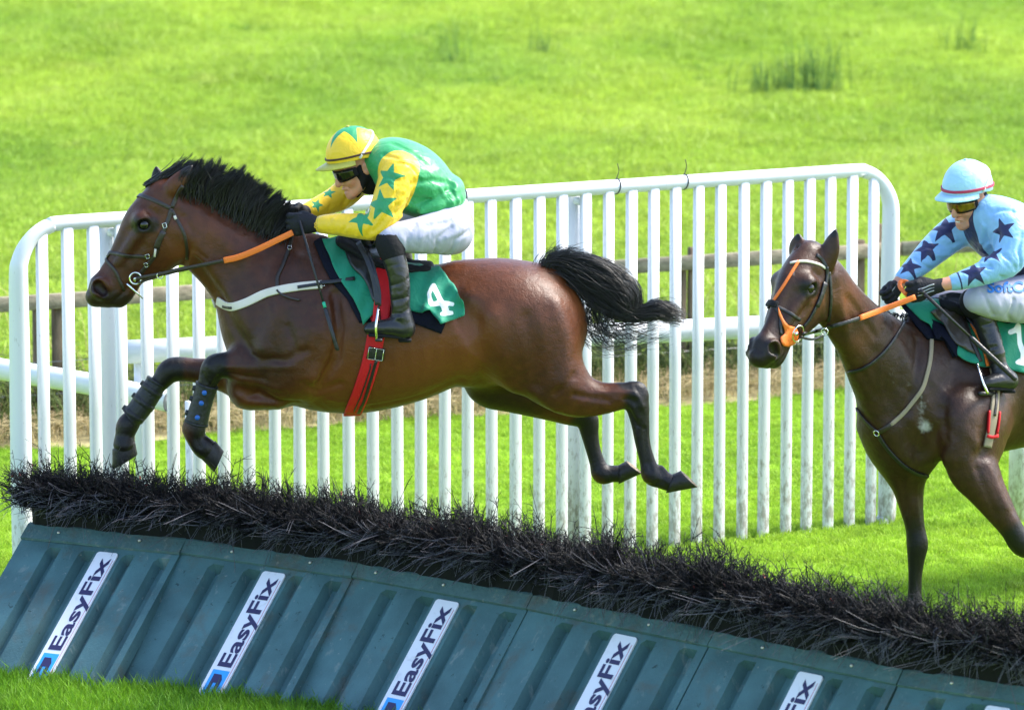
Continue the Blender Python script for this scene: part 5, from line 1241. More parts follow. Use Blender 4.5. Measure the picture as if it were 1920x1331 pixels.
# ---- front rider -------------------------------------------------------------
rider1 = empty('person', [*(T1(780, 450, 0)[:2]), T1(780, 641, 0)[2]], 'jockey in green and yellow star silks crouched low over the leaping horse', 'person')
fw1 = (-math.cos(math.radians(24))*math.cos(math.radians(24)), -math.sin(math.radians(24))*math.cos(math.radians(24)), -math.sin(math.radians(24)))
A1 = local_frame(fw1, math.radians(2)); OH1 = T1(662, 300, -.02)
hw1 = (-math.cos(math.radians(24))*math.cos(math.radians(13)), -math.sin(math.radians(24))*math.cos(math.radians(13)), -math.sin(math.radians(13)))
AH1 = local_frame(hw1, math.radians(2))
arm_n1 = [h1(748, 322, -.175, 33), h1(738, 352, -.205, 32), h1(722, 396, -.235, 29), h1(709, 424, -.24, 25), h1(672, 424, -.215, 23), h1(636, 421, -.18, 20), h1(604, 421, -.14, 17)]
arm_f1 = [h1(690, 318, .17, 30), h1(664, 345, .19, 28), h1(640, 368, .19, 25), h1(608, 384, .15, 20), h1(575, 396, .10, 15)]
thigh_n = [h1(840, 428, -.12, 43), h1(800, 440, -.20, 36), h1(758, 444, -.25, 29), h1(732, 449, -.275, 25)]
thigh_f = [(a[0], 2*Y1 - a[1], a[2], a[3]) for a in thigh_n]
shin_n = [h1(730, 452, -.285, 24), h1(737, 478, -.30, 22), h1(747, 515, -.312, 19.5), h1(750, 550, -.315, 18.5), h1(751, 590, -.32, 16.5)]
foot_n = [h1(754, 596, -.322, 16.5), h1(760, 617, -.322, 17), h1(738, 614, -.332, 16), h1(712, 615, -.342, 13), h1(691, 617, -.347, 9.5)]
flip = lambda rows: [(a[0], 2*Y1 - a[1], *a[2:]) for a in rows]
lo = W(520, 660, Y1); hi = W(900, 220, Y1)
slim = lambda rows, f=.68: [(a[0], a[1], a[2], a[3]*f) for a in rows]
sc = Sculpt((lo[0], Y1 - .46, lo[2]), (hi[0], Y1 + .46, hi[2]), .0055)
for rows in (arm_n1, arm_f1): sc.chain(slim(rows), .02)
sc.chain([h1(850, 415, 0, 38, 1.4), h1(800, 350, 0, 36, 1.5), h1(760, 315, 0, 36, 1.6), h1(715, 300, 0, 26, 1.4)], .03)
for rows in (thigh_n, thigh_f, shin_n, flip(shin_n), foot_n, flip(foot_n)): sc.chain(slim(rows), .03)
sc.chain([h1(715, 302, 0, 24), h1(694, 306, -.01, 24), h1(680, 308, -.015, 24)], .02)
face_shape(sc, OH1, A1, .002)
for wr, kn in ((h1(604, 421, -.14)[:3], h1(560, 422, -.13)[:3]), (h1(575, 396, .10)[:3], h1(548, 402, .06)[:3])):
    sc.chain([(*wr, .024), (*kn, .020)], .01)
Vb, Fb = sc.mesh(1); mk('body', Vb, Fb, 'skin', rider1)
hood(rider1, OH1, A1, h1(712, 302, 0)[:3])
CAMDIR1 = math.atan2(np.dot(np.array([0, -1, 0]), AH1[1]), np.dot(np.array([0, -1, 0]), AH1[0]))
hel1, hat1 = helmet(rider1, OH1 + AH1[2]*.010, AH1, 'cap_yellow', 'band_brown', star=CAMDIR1 + math.radians(20))
goggles(rider1, OH1, A1, 'lens_dark')
# jacket
sc = Sculpt((lo[0], Y1 - .46, lo[2] + .3), (hi[0], Y1 + .46, hi[2]), .0058)
torso1 = [h1(834, 376, 0, 38, 1.55), h1(812, 360, 0, 47, 1.6), h1(785, 340, 0, 58, 1.55), h1(758, 322, 0, 58, 1.6), h1(734, 304, 0, 45, 1.75), h1(712, 300, 0, 34, 1.6)]
sc.chain(torso1, .02)
sc.chain([h1(820, 384, 0, 27, 3.0), h1(790, 380, 0, 26, 3.2), h1(760, 372, 0, 26, 3.2)], .03); sc.chain([h1(850, 352, 0, 20, 2.8), h1(846, 372, 0, 23, 3.0)], .03)
for rows in (arm_n1, arm_f1): sc.chain(rows, .022)
sc.chain([h1(712, 300, 0, 30), h1(698, 304, -.01, 29)], .02)
S1 = mpp(Y1)
folds(sc, [([(700, 434), (722, 410), (746, 384)], -.005, 4), ([(716, 432), (738, 404), (756, 374)], .004, 4), ([(690, 440), (700, 418), (712, 398)], -.004, 3.5), ([(668, 442), (680, 420), (690, 404)], .004, 4), ([(640, 436), (652, 420), (658, 408)], -.003, 3.5), ([(622, 436), (628, 412)], .003, 3),
    ([(742, 400), (790, 378), (850, 352)], -.006, 5), ([(748, 408), (800, 396), (860, 376)], .005, 5), ([(770, 345), (810, 338), (848, 345)], -.005, 5), ([(778, 330), (822, 318)], .004, 5), ([(738, 270), (770, 285), (800, 310)], -.004, 6), ([(720, 290), (745, 298)], -.006, 4),
    ([(850, 345), (866, 372)], .005, 5), ([(838, 340), (856, 380)], -.005, 4), ([(825, 352), (846, 392)], .004, 4), ([(790, 400), (830, 385)], .004, 5),
    ([(746, 306), (770, 312), (788, 340)], -.004, 3), ([(724, 330), (745, 338)], -.004, 4), ([(730, 352), (758, 360)], .003, 4), ([(650, 370), (640, 390)], -.004, 3.5), ([(664, 360), (650, 385)], .004, 3.5), ([(620, 385), (612, 398)], -.003, 3)], Y1 - .45, Y1 + .4, S1)
rr5 = np.random.default_rng(3); rand_folds(sc, rr5, 16, (610, 405, 735, 445), -55, 26, 0.0033, 2.6, Y1 - .45, Y1 + .4, S1); rand_folds(sc, rr5, 16, (760, 290, 860, 400), -25, 45, 0.0036, 3.2, Y1 - .45, Y1 + .4, S1); rand_folds(sc, rr5, 10, (720, 310, 770, 400), -60, 34, 0.00375, 3, Y1 - .45, Y1 + .4, S1)
Vj, Fj = sc.mesh(2); sj = Surf(Vj, Fj)
d_t = caps_dist(Vj, [(a[0], Y1, a[2], a[3]*1.0) for a in torso1]); d_t = np.maximum(d_t, np.abs(Vj[:, 1] - Y1) - .165)
sleeve = np.maximum(d_t - caps_dist(Vj, arm_n1), d_t - caps_dist(Vj, arm_f1)); sleeve = np.minimum(sleeve - .012, .016 - np.minimum(caps_dist(Vj, arm_n1), caps_dist(Vj, arm_f1))); sleeve = np.clip(sleeve, -.03, .03)
mk('jacket', Vj, Fj, 'silk_green_yellow', rider1, attrs={'sleeve': sleeve, 'star': star_field(Vj, sj, [(730, 332, 29, 14), (714, 384, 32, -6), (678, 411, 27, -16), (616, 362, 15, 10), (594, 384, 14, 15)], Y1)})
tube('cuff', [np.array(h1(606, 421, -.142)[:3]), np.array(h1(599, 421, -.138)[:3])], [.040, .037], MATS['silk_green_yellow'], rider1, seg=20)
# breeches
sc = Sculpt((lo[0], Y1 - .46, lo[2] + .2), (hi[0], Y1 + .46, hi[2] - .15), .0058)
sc.chain([h1(846, 392, 0, 34, 1.5), h1(846, 420, 0, 40, 1.6)], .02)
for rows in (thigh_n, thigh_f): sc.chain(rows, .04)
sc.chain([h1(846, 436, -.12, 42, 1), h1(842, 438, -.14, 40, 1)], .03)
folds(sc, [([(872, 400), (840, 418), (800, 424)], -.004, 4), ([(880, 432), (852, 450), (842, 474)], -.004, 4), ([(868, 428), (838, 446), (826, 474)], .004, 4), ([(846, 426), (820, 448), (812, 474)], -.004, 4), ([(815, 424), (790, 446), (786, 470)], .0035, 4), ([(780, 420), (764, 444), (762, 468)], -.003, 4), ([(745, 418), (752, 446), (758, 468)], .003, 4), ([(876, 408), (862, 404)], -.005, 3)], Y1 - .45, Y1 + .3, S1)
rand_folds(sc, rr5, 8, (750, 415, 880, 475), 70, 44, .0016, 3.0, Y1 - .45, Y1 + .3, S1)
Vq, Fq_ = sc.mesh(2); mk('breeches', Vq, Fq_, 'breeches_white', rider1)
# boots
def boot(parent, shin, foot, lo_, hi_, side, scf, ptsW, cuff=True):
    sc = Sculpt(lo_, hi_, .005)
    sc.chain([(*a[:3], a[3]*1.0) for a in shin[1:]], .01); sc.chain(foot, .03, kin=.012)
    y0, y1 = lo_[1], hi_[1]
    if ptsW: stroke_cam(sc, ptsW, y0, y1, scf)
    V, Fq2 = sc.mesh(2); b = mk('boot', V, Fq2, 'boot_leather', parent)
    sole = np.array([f[:3] for f in foot[1:]]) - np.array([0, 0, 1.0])*np.array([[f[3]*.98] for f in foot[1:]]); P = spline(sole, 4)
    Vr, Fr = ribbon_vf(P, np.tile([0, 0, -1.0], (len(P), 1)), .056, .009, .0); mk('sole', Vr, Fr, 'black_cloth', b)
    h_ = foot[1]; Vc, Fc = box_vf(np.array(h_[:3]) + np.array([-.03, -.026, -h_[3]-.016]), (.056, 0, 0), (0, .052, 0), (0, 0, .016), .005); mk('heel', Vc, Fc, 'black_cloth', b)
    if cuff:
        sc = Sculpt(lo_, hi_, .0055); sc.chain([(*shin[0][:3], shin[0][3]*1.07), (*((np.array(shin[0][:3])+np.array(shin[1][:3]))/2), shin[0][3]*1.04), (*shin[1][:3], shin[1][3]*1.0)], .01)
        V, Fq2 = sc.mesh(2); mk('knee_band', V, Fq2, 'black_cloth', parent)
    tube('boot_top', [np.array(shin[1][:3]) - (np.array(shin[2][:3])-np.array(shin[1][:3]))*.04, np.array(shin[1][:3]) + (np.array(shin[2][:3])-np.array(shin[1][:3]))*.03], shin[1][3]*1.06, 'black_cloth', b, seg=20)
    return b
bw = [([(732, 536), (748, 532), (768, 520)], -.003, 3), ([(734, 553), (752, 552), (768, 536)], .0025, 4), ([(738, 563), (752, 560), (767, 556)], -.003, 2.6), ([(740, 575), (752, 574), (766, 562)], .0025, 4), ([(736, 588), (754, 588), (766, 580)], -.0035, 3), ([(722, 500), (744, 496), (766, 490)], -.002, 3), ([(726, 604), (742, 598), (752, 596)], .003, 3)]
l0 = W(660, 660, Y1); h0 = W(800, 425, Y1)
boot(rider1, shin_n, foot_n, (l0[0], Y1 - .46, l0[2]), (h0[0], Y1 - .2, h0[2]), -1, S1, bw)
boot(rider1, flip(shin_n), flip(foot_n), (l0[0], Y1 + .2, l0[2]), (h0[0], Y1 + .46, h0[2]), 1, S1, None)
def glove(parent, wrist, kn, up, inward, mat='glove_black', s=1.0):
    c = (np.array(wrist) + np.array(kn))/2; sc = Sculpt(c - .16, c + .16, .0036); hand(sc, wrist, kn, up, inward, s); V, Fq2 = sc.mesh(1); return mk('glove', V, Fq2, mat, parent)
g1 = glove(rider1, h1(602, 421, -.14)[:3], h1(558, 421, -.13)[:3], (0, 0, 1), (0, 1, 0), s=1.1)
glove(rider1, h1(575, 397, .09)[:3], h1(552, 403, .05)[:3], (0, 0, 1), (0, -1, 0), s=1.05)
c = np.array(h1(593, 421, -.14)[:3]) + np.array([0, -.031, 0])
for dz in (.006, -.006):
    a = np.linspace(0, 2*math.pi, 12, endpoint=False); tube('wrist_badge', [c + np.array([.0065*math.cos(x), -.001, dz + .0055*math.sin(x)]) for x in a], .0017, 'gold_print', g1, seg=5, closed=True)

# ---- rear rider ----------------------------------------------------------------
rider2 = empty('person', [*(T2(1930, 600, .3)[:2]), T2(1930, 740, 0)[2]], 'jockey in light blue silks with navy stars and light blue cap driving the rear horse', 'person')
yaw = math.radians(44); pi_ = math.radians(20); fw2 = (-math.cos(yaw)*math.cos(pi_), -math.sin(yaw)*math.cos(pi_), -math.sin(pi_))
A2 = local_frame(fw2, math.radians(-2)); OH2 = T2(1812, 360, .10)
pi_ = math.radians(10); hw2 = (-math.cos(yaw)*math.cos(pi_), -math.sin(yaw)*math.cos(pi_), -math.sin(pi_)); AH2 = local_frame(hw2, math.radians(-2))
def hit_off(px, py, clear): h = surf2.hit(px, py); return (h[0][1] - Y2 - clear) if h is not None else 0.0
ob = [hit_off(1850, 640, .05), hit_off(1868, 680, .05), hit_off(1878, 715, .045)]
print('boot offs', ob)
arm_l2 = [h2(1888, 418, .02, 36), h2(1897, 452, -.02, 35), h2(1890, 486, -.06, 31), h2(1858, 506, -.10, 24), h2(1822, 520, -.12, 19), h2(1788, 530, -.13, 15)]
arm_r2 = [h2(1806, 428, .24, 32), h2(1784, 441, .23, 31), h2(1754, 466, .20, 28), h2(1722, 496, .14, 22), h2(1694, 521, .08, 16)]
thigh_l2 = [h2(1990, 555, .30, 50), h2(1930, 560, .14, 46), h2(1880, 564, .03, 38), h2(1832, 562, -.05, 26)]
thigh_r2 = [h2(1900, 560, .62, 46), h2(1830, 562, .48, 38), h2(1780, 560, .40, 30), h2(1750, 562, .36, 24)]
o1 = min(ob) 
shin_l2 = [h2(1824, 566, ob[0] - .0, 24), h2(1840, 582, ob[0] - .005, 20), h2(1852, 620, ob[0] - .01, 20), h2(1864, 655, ob[1] - .01, 18), h2(1876, 698, ob[1] - .015, 13.5)]
foot_l2 = [h2(1880, 702, ob[2] - .015, 15), h2(1893, 714, ob[2] - .0, 15.5), h2(1876, 714, ob[2] - .03, 14.5), h2(1860, 716, ob[2] - .055, 12), h2(1848, 719, ob[2] - .075, 9)]
lo2 = np.array([1.45, Y2 - .75, T2(1900, 760, 0)[2]]); hi2 = np.array([T2(2090, 500, .4)[0], Y2 + .95, T2(1900, 280, 0)[2]])
sc = Sculpt(lo2, hi2, .0058)
for rows in (arm_l2, arm_r2): sc.chain(slim(rows), .02)
for a, b in ((arm_l2[-1], h2(1732, 541, -.15, 10)), (arm_r2[-1], h2(1676, 542, .05, 10))): sc.chain([(*a[:3], .029), (*((np.array(a[:3])+np.array(b[:3]))/2), .026), (*b[:3], .022)], .015)
torso2 = [h2(1850, 405, .10, 40, 1.5), h2(1876, 428, .16, 58, 1.35), h2(1915, 455, .24, 62, 1.3), h2(1965, 490, .36, 60, 1.25), h2(2005, 525, .44, 50, 1.3)]
sc.chain(slim(torso2, .8), .03, LF2)
for rows in (thigh_l2, thigh_r2, shin_l2, foot_l2): sc.chain(slim(rows), .03)
sc.chain([h2(1850, 405, .10, 24), h2(1832, 392, .10, 24), h2(1822, 378, .10, 25)], .02)
face_shape(sc, OH2, A2, .004)
Vb, Fb = sc.mesh(1); mk('body', Vb, Fb, 'skin', rider2)
hood(rider2, OH2, A2, np.array(h2(1852, 404, .10)[:3]))
helmet(rider2, OH2 + AH2[2]*.010, AH2, 'cap_blue', 'band_crimson')
goggles(rider2, OH2, A2, 'lens_gold')
P = [OH2 + f*A2[0] + l*A2[1] + u*A2[2] for f, l, u in ((.080, -.019, -.1055), (.0895, -.010, -.1045), (.0925, 0, -.104), (.0895, .010, -.1045), (.080, .019, -.1055))]
strap_free('teeth', P[1:-1], .005, .002, 'teeth', rider2, facing=A2[0])
sc = Sculpt(lo2 + [0, 0, .3], hi2, .006); sc.chain(torso2, .02, LF2)
for rows in (arm_l2, arm_r2): sc.chain(rows, .03)
sc.chain([h2(1858, 408, .10, 34), h2(1846, 400, .10, 32)], .02)
S2 = mpp(Y2)
folds(sc, [([(1905, 505), (1885, 480), (1862, 470)], -.005, 4), ([(1898, 516), (1872, 492), (1846, 486)], .005, 4), ([(1880, 520), (1856, 502), (1838, 500)], -.004, 4), ([(1850, 524), (1832, 508)], .0035, 4), ([(1872, 440), (1862, 470), (1856, 500)], -.006, 5), ([(1915, 440), (1908, 470), (1912, 500)], -.005, 4), ([(1800, 440), (1812, 470), (1830, 490)], -.005, 5), ([(1845, 425), (1838, 455), (1842, 485)], .004, 5),
    ([(1795, 455), (1775, 462), (1752, 455)], -.004, 4), ([(1780, 478), (1758, 478), (1738, 470)], .004, 4), ([(1745, 505), (1728, 495), (1714, 485)], -.004, 3.5), ([(1860, 400), (1880, 395), (1905, 400)], -.004, 5), ([(1870, 415), (1900, 410)], .004, 5), ([(1860, 455), (1838, 470)], .004, 4)], Y2 - .6, Y2 + .6, S2)
rand_folds(sc, rr5, 22, (1800, 480, 1905, 535), 40, 26, .0036, 2.8, Y2 - .6, Y2 + .6, S2); rand_folds(sc, rr5, 22, (1690, 410, 1800, 520), 40, 26, .0036, 2.8, Y2 - .6, Y2 + .6, S2); rand_folds(sc, rr5, 16, (1830, 380, 1920, 480), 70, 34, .0038, 3, Y2 - .6, Y2 + .6, S2)
Vj, Fj = sc.mesh(2); sj2 = Surf(Vj, Fj); pj = proj(Vj); d_arm = np.minimum(caps_dist(Vj, arm_l2), caps_dist(Vj, arm_r2))
navy = np.full(len(Vj), -.03)
fr = caps_dist(Vj, [(*(np.array(a[:3]) - LF2*(-.0)), .0) for a in torso2])
stripe = .050 - np.abs((Vj - np.array(torso2[1][:3])) @ LF2 + .045); front = (Vj - np.array(torso2[1][:3])) @ FW2 - .0
navy = np.maximum(navy, np.minimum(np.minimum(stripe, front), d_arm - .006))
back = ((pj[:, 0] - 1903)*.55 + (pj[:, 1] - 463)*.42)*S2; navy = np.maximum(navy, np.minimum(np.minimum(back, .4*(Vj[:, 1] - Y2 - .035)), d_arm - .003))
cuffb = np.minimum(.0085 - np.abs(((Vj - np.array(arm_l2[-1][:3])) @ ((np.array(arm_l2[-2][:3]) - np.array(arm_l2[-1][:3]))/np.linalg.norm(np.array(arm_l2[-2][:3]) - np.array(arm_l2[-1][:3])))) - .030), .05 - np.linalg.norm(Vj - np.array(arm_l2[-1][:3]), axis=1))
navy = np.maximum(navy, cuffb)
mk('jacket', Vj, Fj, 'silk_blue', rider2, attrs={'navy': np.clip(navy, -.03, .03), 'star': star_field(Vj, sj2, [(1880, 432, 26, -15), (1859, 478, 25, 12), (1826, 511, 27, -8), (1771, 428, 33, 5), (1737, 466, 28, -8), (1704, 500, 24, 12)], Y2)})
sc = Sculpt(lo2 + [0, 0, .15], hi2 - [0, 0, .3], .006)
for rows in (thigh_l2, thigh_r2): sc.chain(rows, .04)
sc.chain([h2(2010, 540, .46, 52, 1.3), h2(1960, 540, .40, 46, 1.4)], .03, LF2)
folds(sc, [([(1840, 545), (1852, 570), (1862, 590)], -.004, 4), ([(1856, 545), (1872, 572), (1880, 598)], .0035, 4), ([(1900, 562), (1890, 590), (1896, 605)], -.004, 4), ([(1915, 570), (1908, 600)], .003, 4)], Y2 - .6, Y2 + .8, S2)
rand_folds(sc, rr5, 6, (1840, 545, 1920, 605), 60, 36, .0016, 3.0, Y2 - .6, Y2 + .8, S2)
Vq, Fq_ = sc.mesh(2); sq2 = Surf(Vq, Fq_); br2 = mk('breeches', Vq, Fq_, 'breeches_white', rider2)
# the printed word on the thigh
TV, TF = text_mesh('SoftCo', 1.0, .03)
bm = bmesh.new(); vs = [bm.verts.new(v) for v in TV]
for f in TF:
    try: bm.faces.new([vs[i] for i in f])
    except ValueError: pass
bmesh.ops.triangulate(bm, faces=bm.faces); bmesh.ops.subdivide_edges(bm, edges=[e for e in bm.edges if e.calc_length() > .15], cuts=2, use_grid_fill=True); bmesh.ops.triangulate(bm, faces=bm.faces)
bm.verts.index_update(); TV = np.array([v.co[:] for v in bm.verts]); TF = [tuple(v.index for v in f.verts) for f in bm.faces]; bm.free()
w0, w1 = TV[:, 0].min(), TV[:, 0].max(); PX = 1851 + (TV[:, 0]-w0)/(w1-w0)*84; PY = 549 - TV[:, 1]*26 - (PX - 1851)*.02; Vt = []
for x, y, z in zip(PX, PY, TV[:, 2]):
    h = sq2.hit(x, y); Vt.append(h[0] + h[1]*(.003 + (z > .0001)*.0015) if h is not None else W(x, y, Y2 - .05))
mk('print', Vt, TF, 'print_blue', br2, smooth=False)
bw = [([(1842, 610), (1860, 606), (1876, 600)], -.003, 2.6), ([(1848, 655), (1866, 650), (1882, 646)], -.0035, 3), ([(1852, 668), (1870, 664), (1884, 660)], .0035, 3), ([(1856, 682), (1874, 680), (1888, 676)], -.004, 3), ([(1860, 694), (1878, 694), (1890, 690)], .003, 3)]
fl_ = np.array([f[:3] for f in shin_l2 + foot_l2]); boot(rider2, shin_l2, foot_l2, fl_.min(0) - .09, fl_.max(0) + .09, -1, S2, bw)
gl = glove(rider2, np.array(h2(1760, 536, -.14)[:3]), np.array(h2(1722, 545, -.15)[:3]), (0, 0, 1), (.3, 1, 0), s=1.1)
gr = glove(rider2, np.array(h2(1686, 532, .07)[:3]), np.array(h2(1668, 552, .03)[:3]), (-.3, 0, 1), (0, -1, 0), s=1.05)
for g_, wr, kn in ((gl, h2(1760, 536, -.14)[:3], h2(1722, 545, -.15)[:3]), (gr, h2(1686, 532, .07)[:3], h2(1668, 552, .03)[:3])):
    wr, kn = np.array(wr), np.array(kn)
    for j in (-.8, -.1, .6):
        P = [wr + (kn-wr)*t + np.array([0, -.026, j*.020 + .004*math.sin(t*5)]) for t in (.25, .5, .75, 1.05)]; tube('glove_stripe', spline(P, 3), .0032, 'glove_grey', g_, seg=6)
# ------------------------------------------------------------------ saddles, bridles, whips
M('tack_brown', (.022, .014, .010), .42, .5, bump=.15, bscale=70)
M('tack_black', (.010, .010, .012), .42, .5, bump=.2, bscale=50)
M('saddle_leather', (.014, .013, .013), .38, .5, bump=.15, bscale=30)
M('saddle_brown', (.055, .043, .036), .30, .5, bump=.2, bscale=24, var=.2, vscale=20)
M('tack_orange', (.78, .17, .022), .5, .4, bump=.25, bscale=160)
M('tack_white', (.62, .56, .49), .6, .3, bump=.1, bscale=80)
M('tack_tan', (.26, .21, .14), .6, .3)
M('steel', (.72, .72, .74), .16, .5, metal=1.0)
M('cloth_green', (.010, .21, .125), .6, .25, bump=.3, bscale=20, dist=1, sheen=.15)
attr_mix(MATS['cloth_green'], 'digit', (.82, .82, .84), .0009)
M('pad_navy', (.008, .009, .018), .9, .1, bump=.25, bscale=90)
M('girth_red', (.52, .008, .014), .6, .3, bump=.2, bscale=120, stretch=(1, 1, 3))
M('whip_green', (.02, .38, .22), .5)
M('boot_black', (.014, .015, .017), .5, .4, bump=.3, bscale=60)
M('lug_blue', (.01, .10, .42), .35, .5)
M('sweat_foam', (.40, .38, .36), .8, .2)

def ring_torus(name, c, r_, t, mat, parent, n=(0, -1, 0), sq=1.0):
    n = np.array(n, float); n /= np.linalg.norm(n); u = np.cross(n, [0, 0, 1.0]); u /= np.linalg.norm(u); v = np.cross(u, n)
    a = np.linspace(0, 2*math.pi, 22, endpoint=False); return tube(name, [np.array(c) + r_*(math.cos(x)*u*sq + math.sin(x)*v) for x in a], t, mat, parent, seg=8, closed=True)
def buckle(parent, surf, px, py, w_, h_, rot, lift=.007):
    h = surf.hit(px, py); 
    if h is None: return
    p, n = h; p = p + n*lift; u = np.array([1.0, 0, 0]) - n*n[0]; u /= np.linalg.norm(u); v = np.cross(n, u); ca, sa = math.cos(rot), math.sin(rot); u, v = u*ca + v*sa, v*ca - u*sa
    tube('buckle', [p + u*a*w_/2 + v*b*h_/2 for a, b in ((-1, -1), (0, -1), (1, -1), (1, 0), (1, 1), (0, 1), (-1, 1), (-1, 0))], .0016, 'steel', parent, seg=6, closed=True)
def wave1(rows):
    return lambda P: .0045*(1.1 + np.sin((P[:, 0]*.8 + P[:, 1]*.35)/5.5))*smoothstep(0, 60, np.abs(P[:, 0]-745)) + sum(a*np.exp(-((P[:, 0]-x)**2 + (P[:, 1]-y)**2)/s_**2) for x, y, s_, a in rows)
def strokes_sd(P, lines, w_):
    return np.clip(max_([w_ - polyline_dist(P, l) for l in lines]), -6, 6)*.002
def max_(L_):
    o = L_[0]
    for a in L_[1:]: o = np.maximum(o, a)
    return o

# ---- front horse ----
pad1 = tag(patch('saddle_pad', surf1, [(588, 455), (600, 448), (625, 452), (700, 470), (800, 500), (812, 540), (838, 600), (827, 626), (774, 606), (740, 610), (690, 605), (674, 606), (650, 560), (622, 530), (606, 500)], 'pad_navy', lift=.002, thick=.010, curve=False), 'dark navy saddle pad on the leaping front horse', 'saddle pad')
digit4 = [[(809, 540), (803, 562), (810, 578), (826, 577), (842, 569)], [(809, 540), (817, 552), (828, 574), (838, 590)], [(806, 548), (803, 562)]]
def d4(P):
    f = lambda l, w_: w_ - polyline_dist(P, l)
    return np.clip(max_([f([(813, 543), (822, 560), (831, 575), (837, 589)], 4.8), f([(811, 543), (804, 557), (808, 573)], 3.9), f([(808, 574), (828, 572), (847, 574)], 3.7), f([(829, 591), (845, 589)], 3.6)]), -6, 6)*.002
nc = patch('number_cloth', surf1, [(603, 452), (625, 450), (700, 470), (763, 498), (800, 506), (824, 507), (838, 524), (851, 541), (862, 556), (873, 567), (869, 593), (848, 601), (826, 609), (806, 585), (792, 590), (768, 583), (730, 575), (706, 570), (700, 590), (681, 611), (676, 590), (662, 562), (640, 533), (622, 500)], 'cloth_green', lift=.014, thick=.003, step=4.0, curve=False,
     wave=wave1([(868, 560, 12, .045), (826, 606, 13, .050), (848, 598, 9, -.004), (800, 585, 9, .034), (786, 588, 8, .0), (812, 560, 14, .012), (848, 545, 9, .018), (836, 522, 8, .012), (690, 595, 10, .012), (655, 545, 10, .008)]), attr={'digit': d4})
tag(nc, 'green number cloth reading 4 behind the front rider\'s boot', 'number cloth')
sd1 = empty('racing_saddle', T1(715, 520, 0), 'small black racing saddle with red girth under the crouching front rider', 'saddle')
patch('flap', surf1, [(634, 449), (660, 452), (700, 462), (730, 480), (738, 520), (712, 560), (700, 570), (690, 545), (676, 525), (655, 505), (645, 480)], 'saddle_leather', sd1, lift=.020, thick=.010, wave=wave1([(690, 500, 24, .02)]))
sc = Sculpt(T1(620, 540, -.32) - .05, T1(835, 440, .32) + .05, .007)
sc.chain([h1(640, 452, 0, 12, 3.6), h1(672, 468, 0, 12, 5), h1(710, 488, 0, 12, 6.5), h1(760, 499, 0, 10, 7.0), h1(805, 500, 0, 9, 6.0)], .02)
V, Fq_ = sc.mesh(2); mk('seat', V, Fq_, 'black_cloth', sd1)
gpts = [(716, 545), (711, 585), (704, 635), (692, 690), (676, 738), (662, 772)]
gi = [strap('girth', surf1, gpts, 33, 'girth_red', sd1, Y1, thick=.008, lift=.004)]
strap('girth_upper', surf1, [(700, 482), (714, 520), (719, 556), (714, 600), (708, 628)], 31, 'girth_red', sd1, Y1, thick=.006, lift=.036)
P_, N_ = surf1.lay(gpts); 
cen = np.array([P_[-1][0], Y1, P_[-1][2] + .12])         # carried on under the belly
un = []; unN = []
for a in np.linspace(0, 1, 14):
    y_ = P_[-1][1] + (2*(Y1 - P_[-1][1]))*a; h = surf1.cast((P_[-1][0] - .01*math.sin(math.pi*a), y_, P_[-1][2] - .3), (0, 0, 1))
    if h is not None: un.append(h[0]); unN.append(h[1])
if len(un) > 3: Vr, Fr = ribbon_vf(un, [n if n[2] < 0 else -n for n in unN], 31*mpp(Y1), .008, .004); mk('girth', Vr, Fr, 'girth_red', sd1)
strap('girth_stripe', surf1, [(706, 674), (700, 692), (686, 738), (672, 770)], 6, 'tack_black', sd1, Y1, thick=.003, lift=.012)
strap('girth_stripe', surf1, [(694, 680), (693, 692), (679, 732), (664, 766)], 2.5, 'tack_black', sd1, Y1, thick=.003, lift=.012)
strap('girth_keeper', surf1, [(689, 659), (704, 662), (720, 664)], 24, 'tack_black', sd1, Y1, thick=.006, lift=.011)
buckle(sd1, surf1, 697, 661, .032, .050, -.15, .020); buckle(sd1, surf1, 712, 663, .030, .050, -.15, .020)
# stirrup leathers and irons, both sides
for sg in (-1, 1):
    o = lambda px, py, of: T1(px, py, of if sg < 0 else -of)
    strap_free('stirrup_leather', spline([o(672, 455, -.17), o(690, 490, -.275), o(702, 530, -.315), o(708, 572, -.345)], 6), .022, .004, 'tack_black', sd1, facing=(0, sg, 0))
    strap_free('stirrup_leather', spline([o(690, 470, -.23), o(703, 510, -.30), (o(711, 545, -.325)), o(712, 574, -.345)], 6), .014, .004, 'tack_black', sd1, facing=(0, sg, 0))
    st = empty('stirrup', o(711, 612, -.34)); st.parent = sd1; st.location = Vector(o(711, 612, -.34)) - sd1.location
    tube('stirrup_iron', spline([o(706, 636, -.40), o(705, 612, -.405), o(708, 588, -.385), o(710, 575, -.345), o(712, 588, -.302), o(713, 612, -.288), o(714, 636, -.29)], 4), .0055, 'steel', st, seg=8)
    tread = box_vf(o(703, 641, -.405 if sg < 0 else -.29), (.032, 0, 0), (0, .115 if sg < 0 else .115, 0), (0, 0, .012), .004); mk('stirrup_tread', tread[0] - (np.array([0, .0, 0]) if sg < 0 else np.array([0, .0, 0])), tread[1], 'tack_black', st)
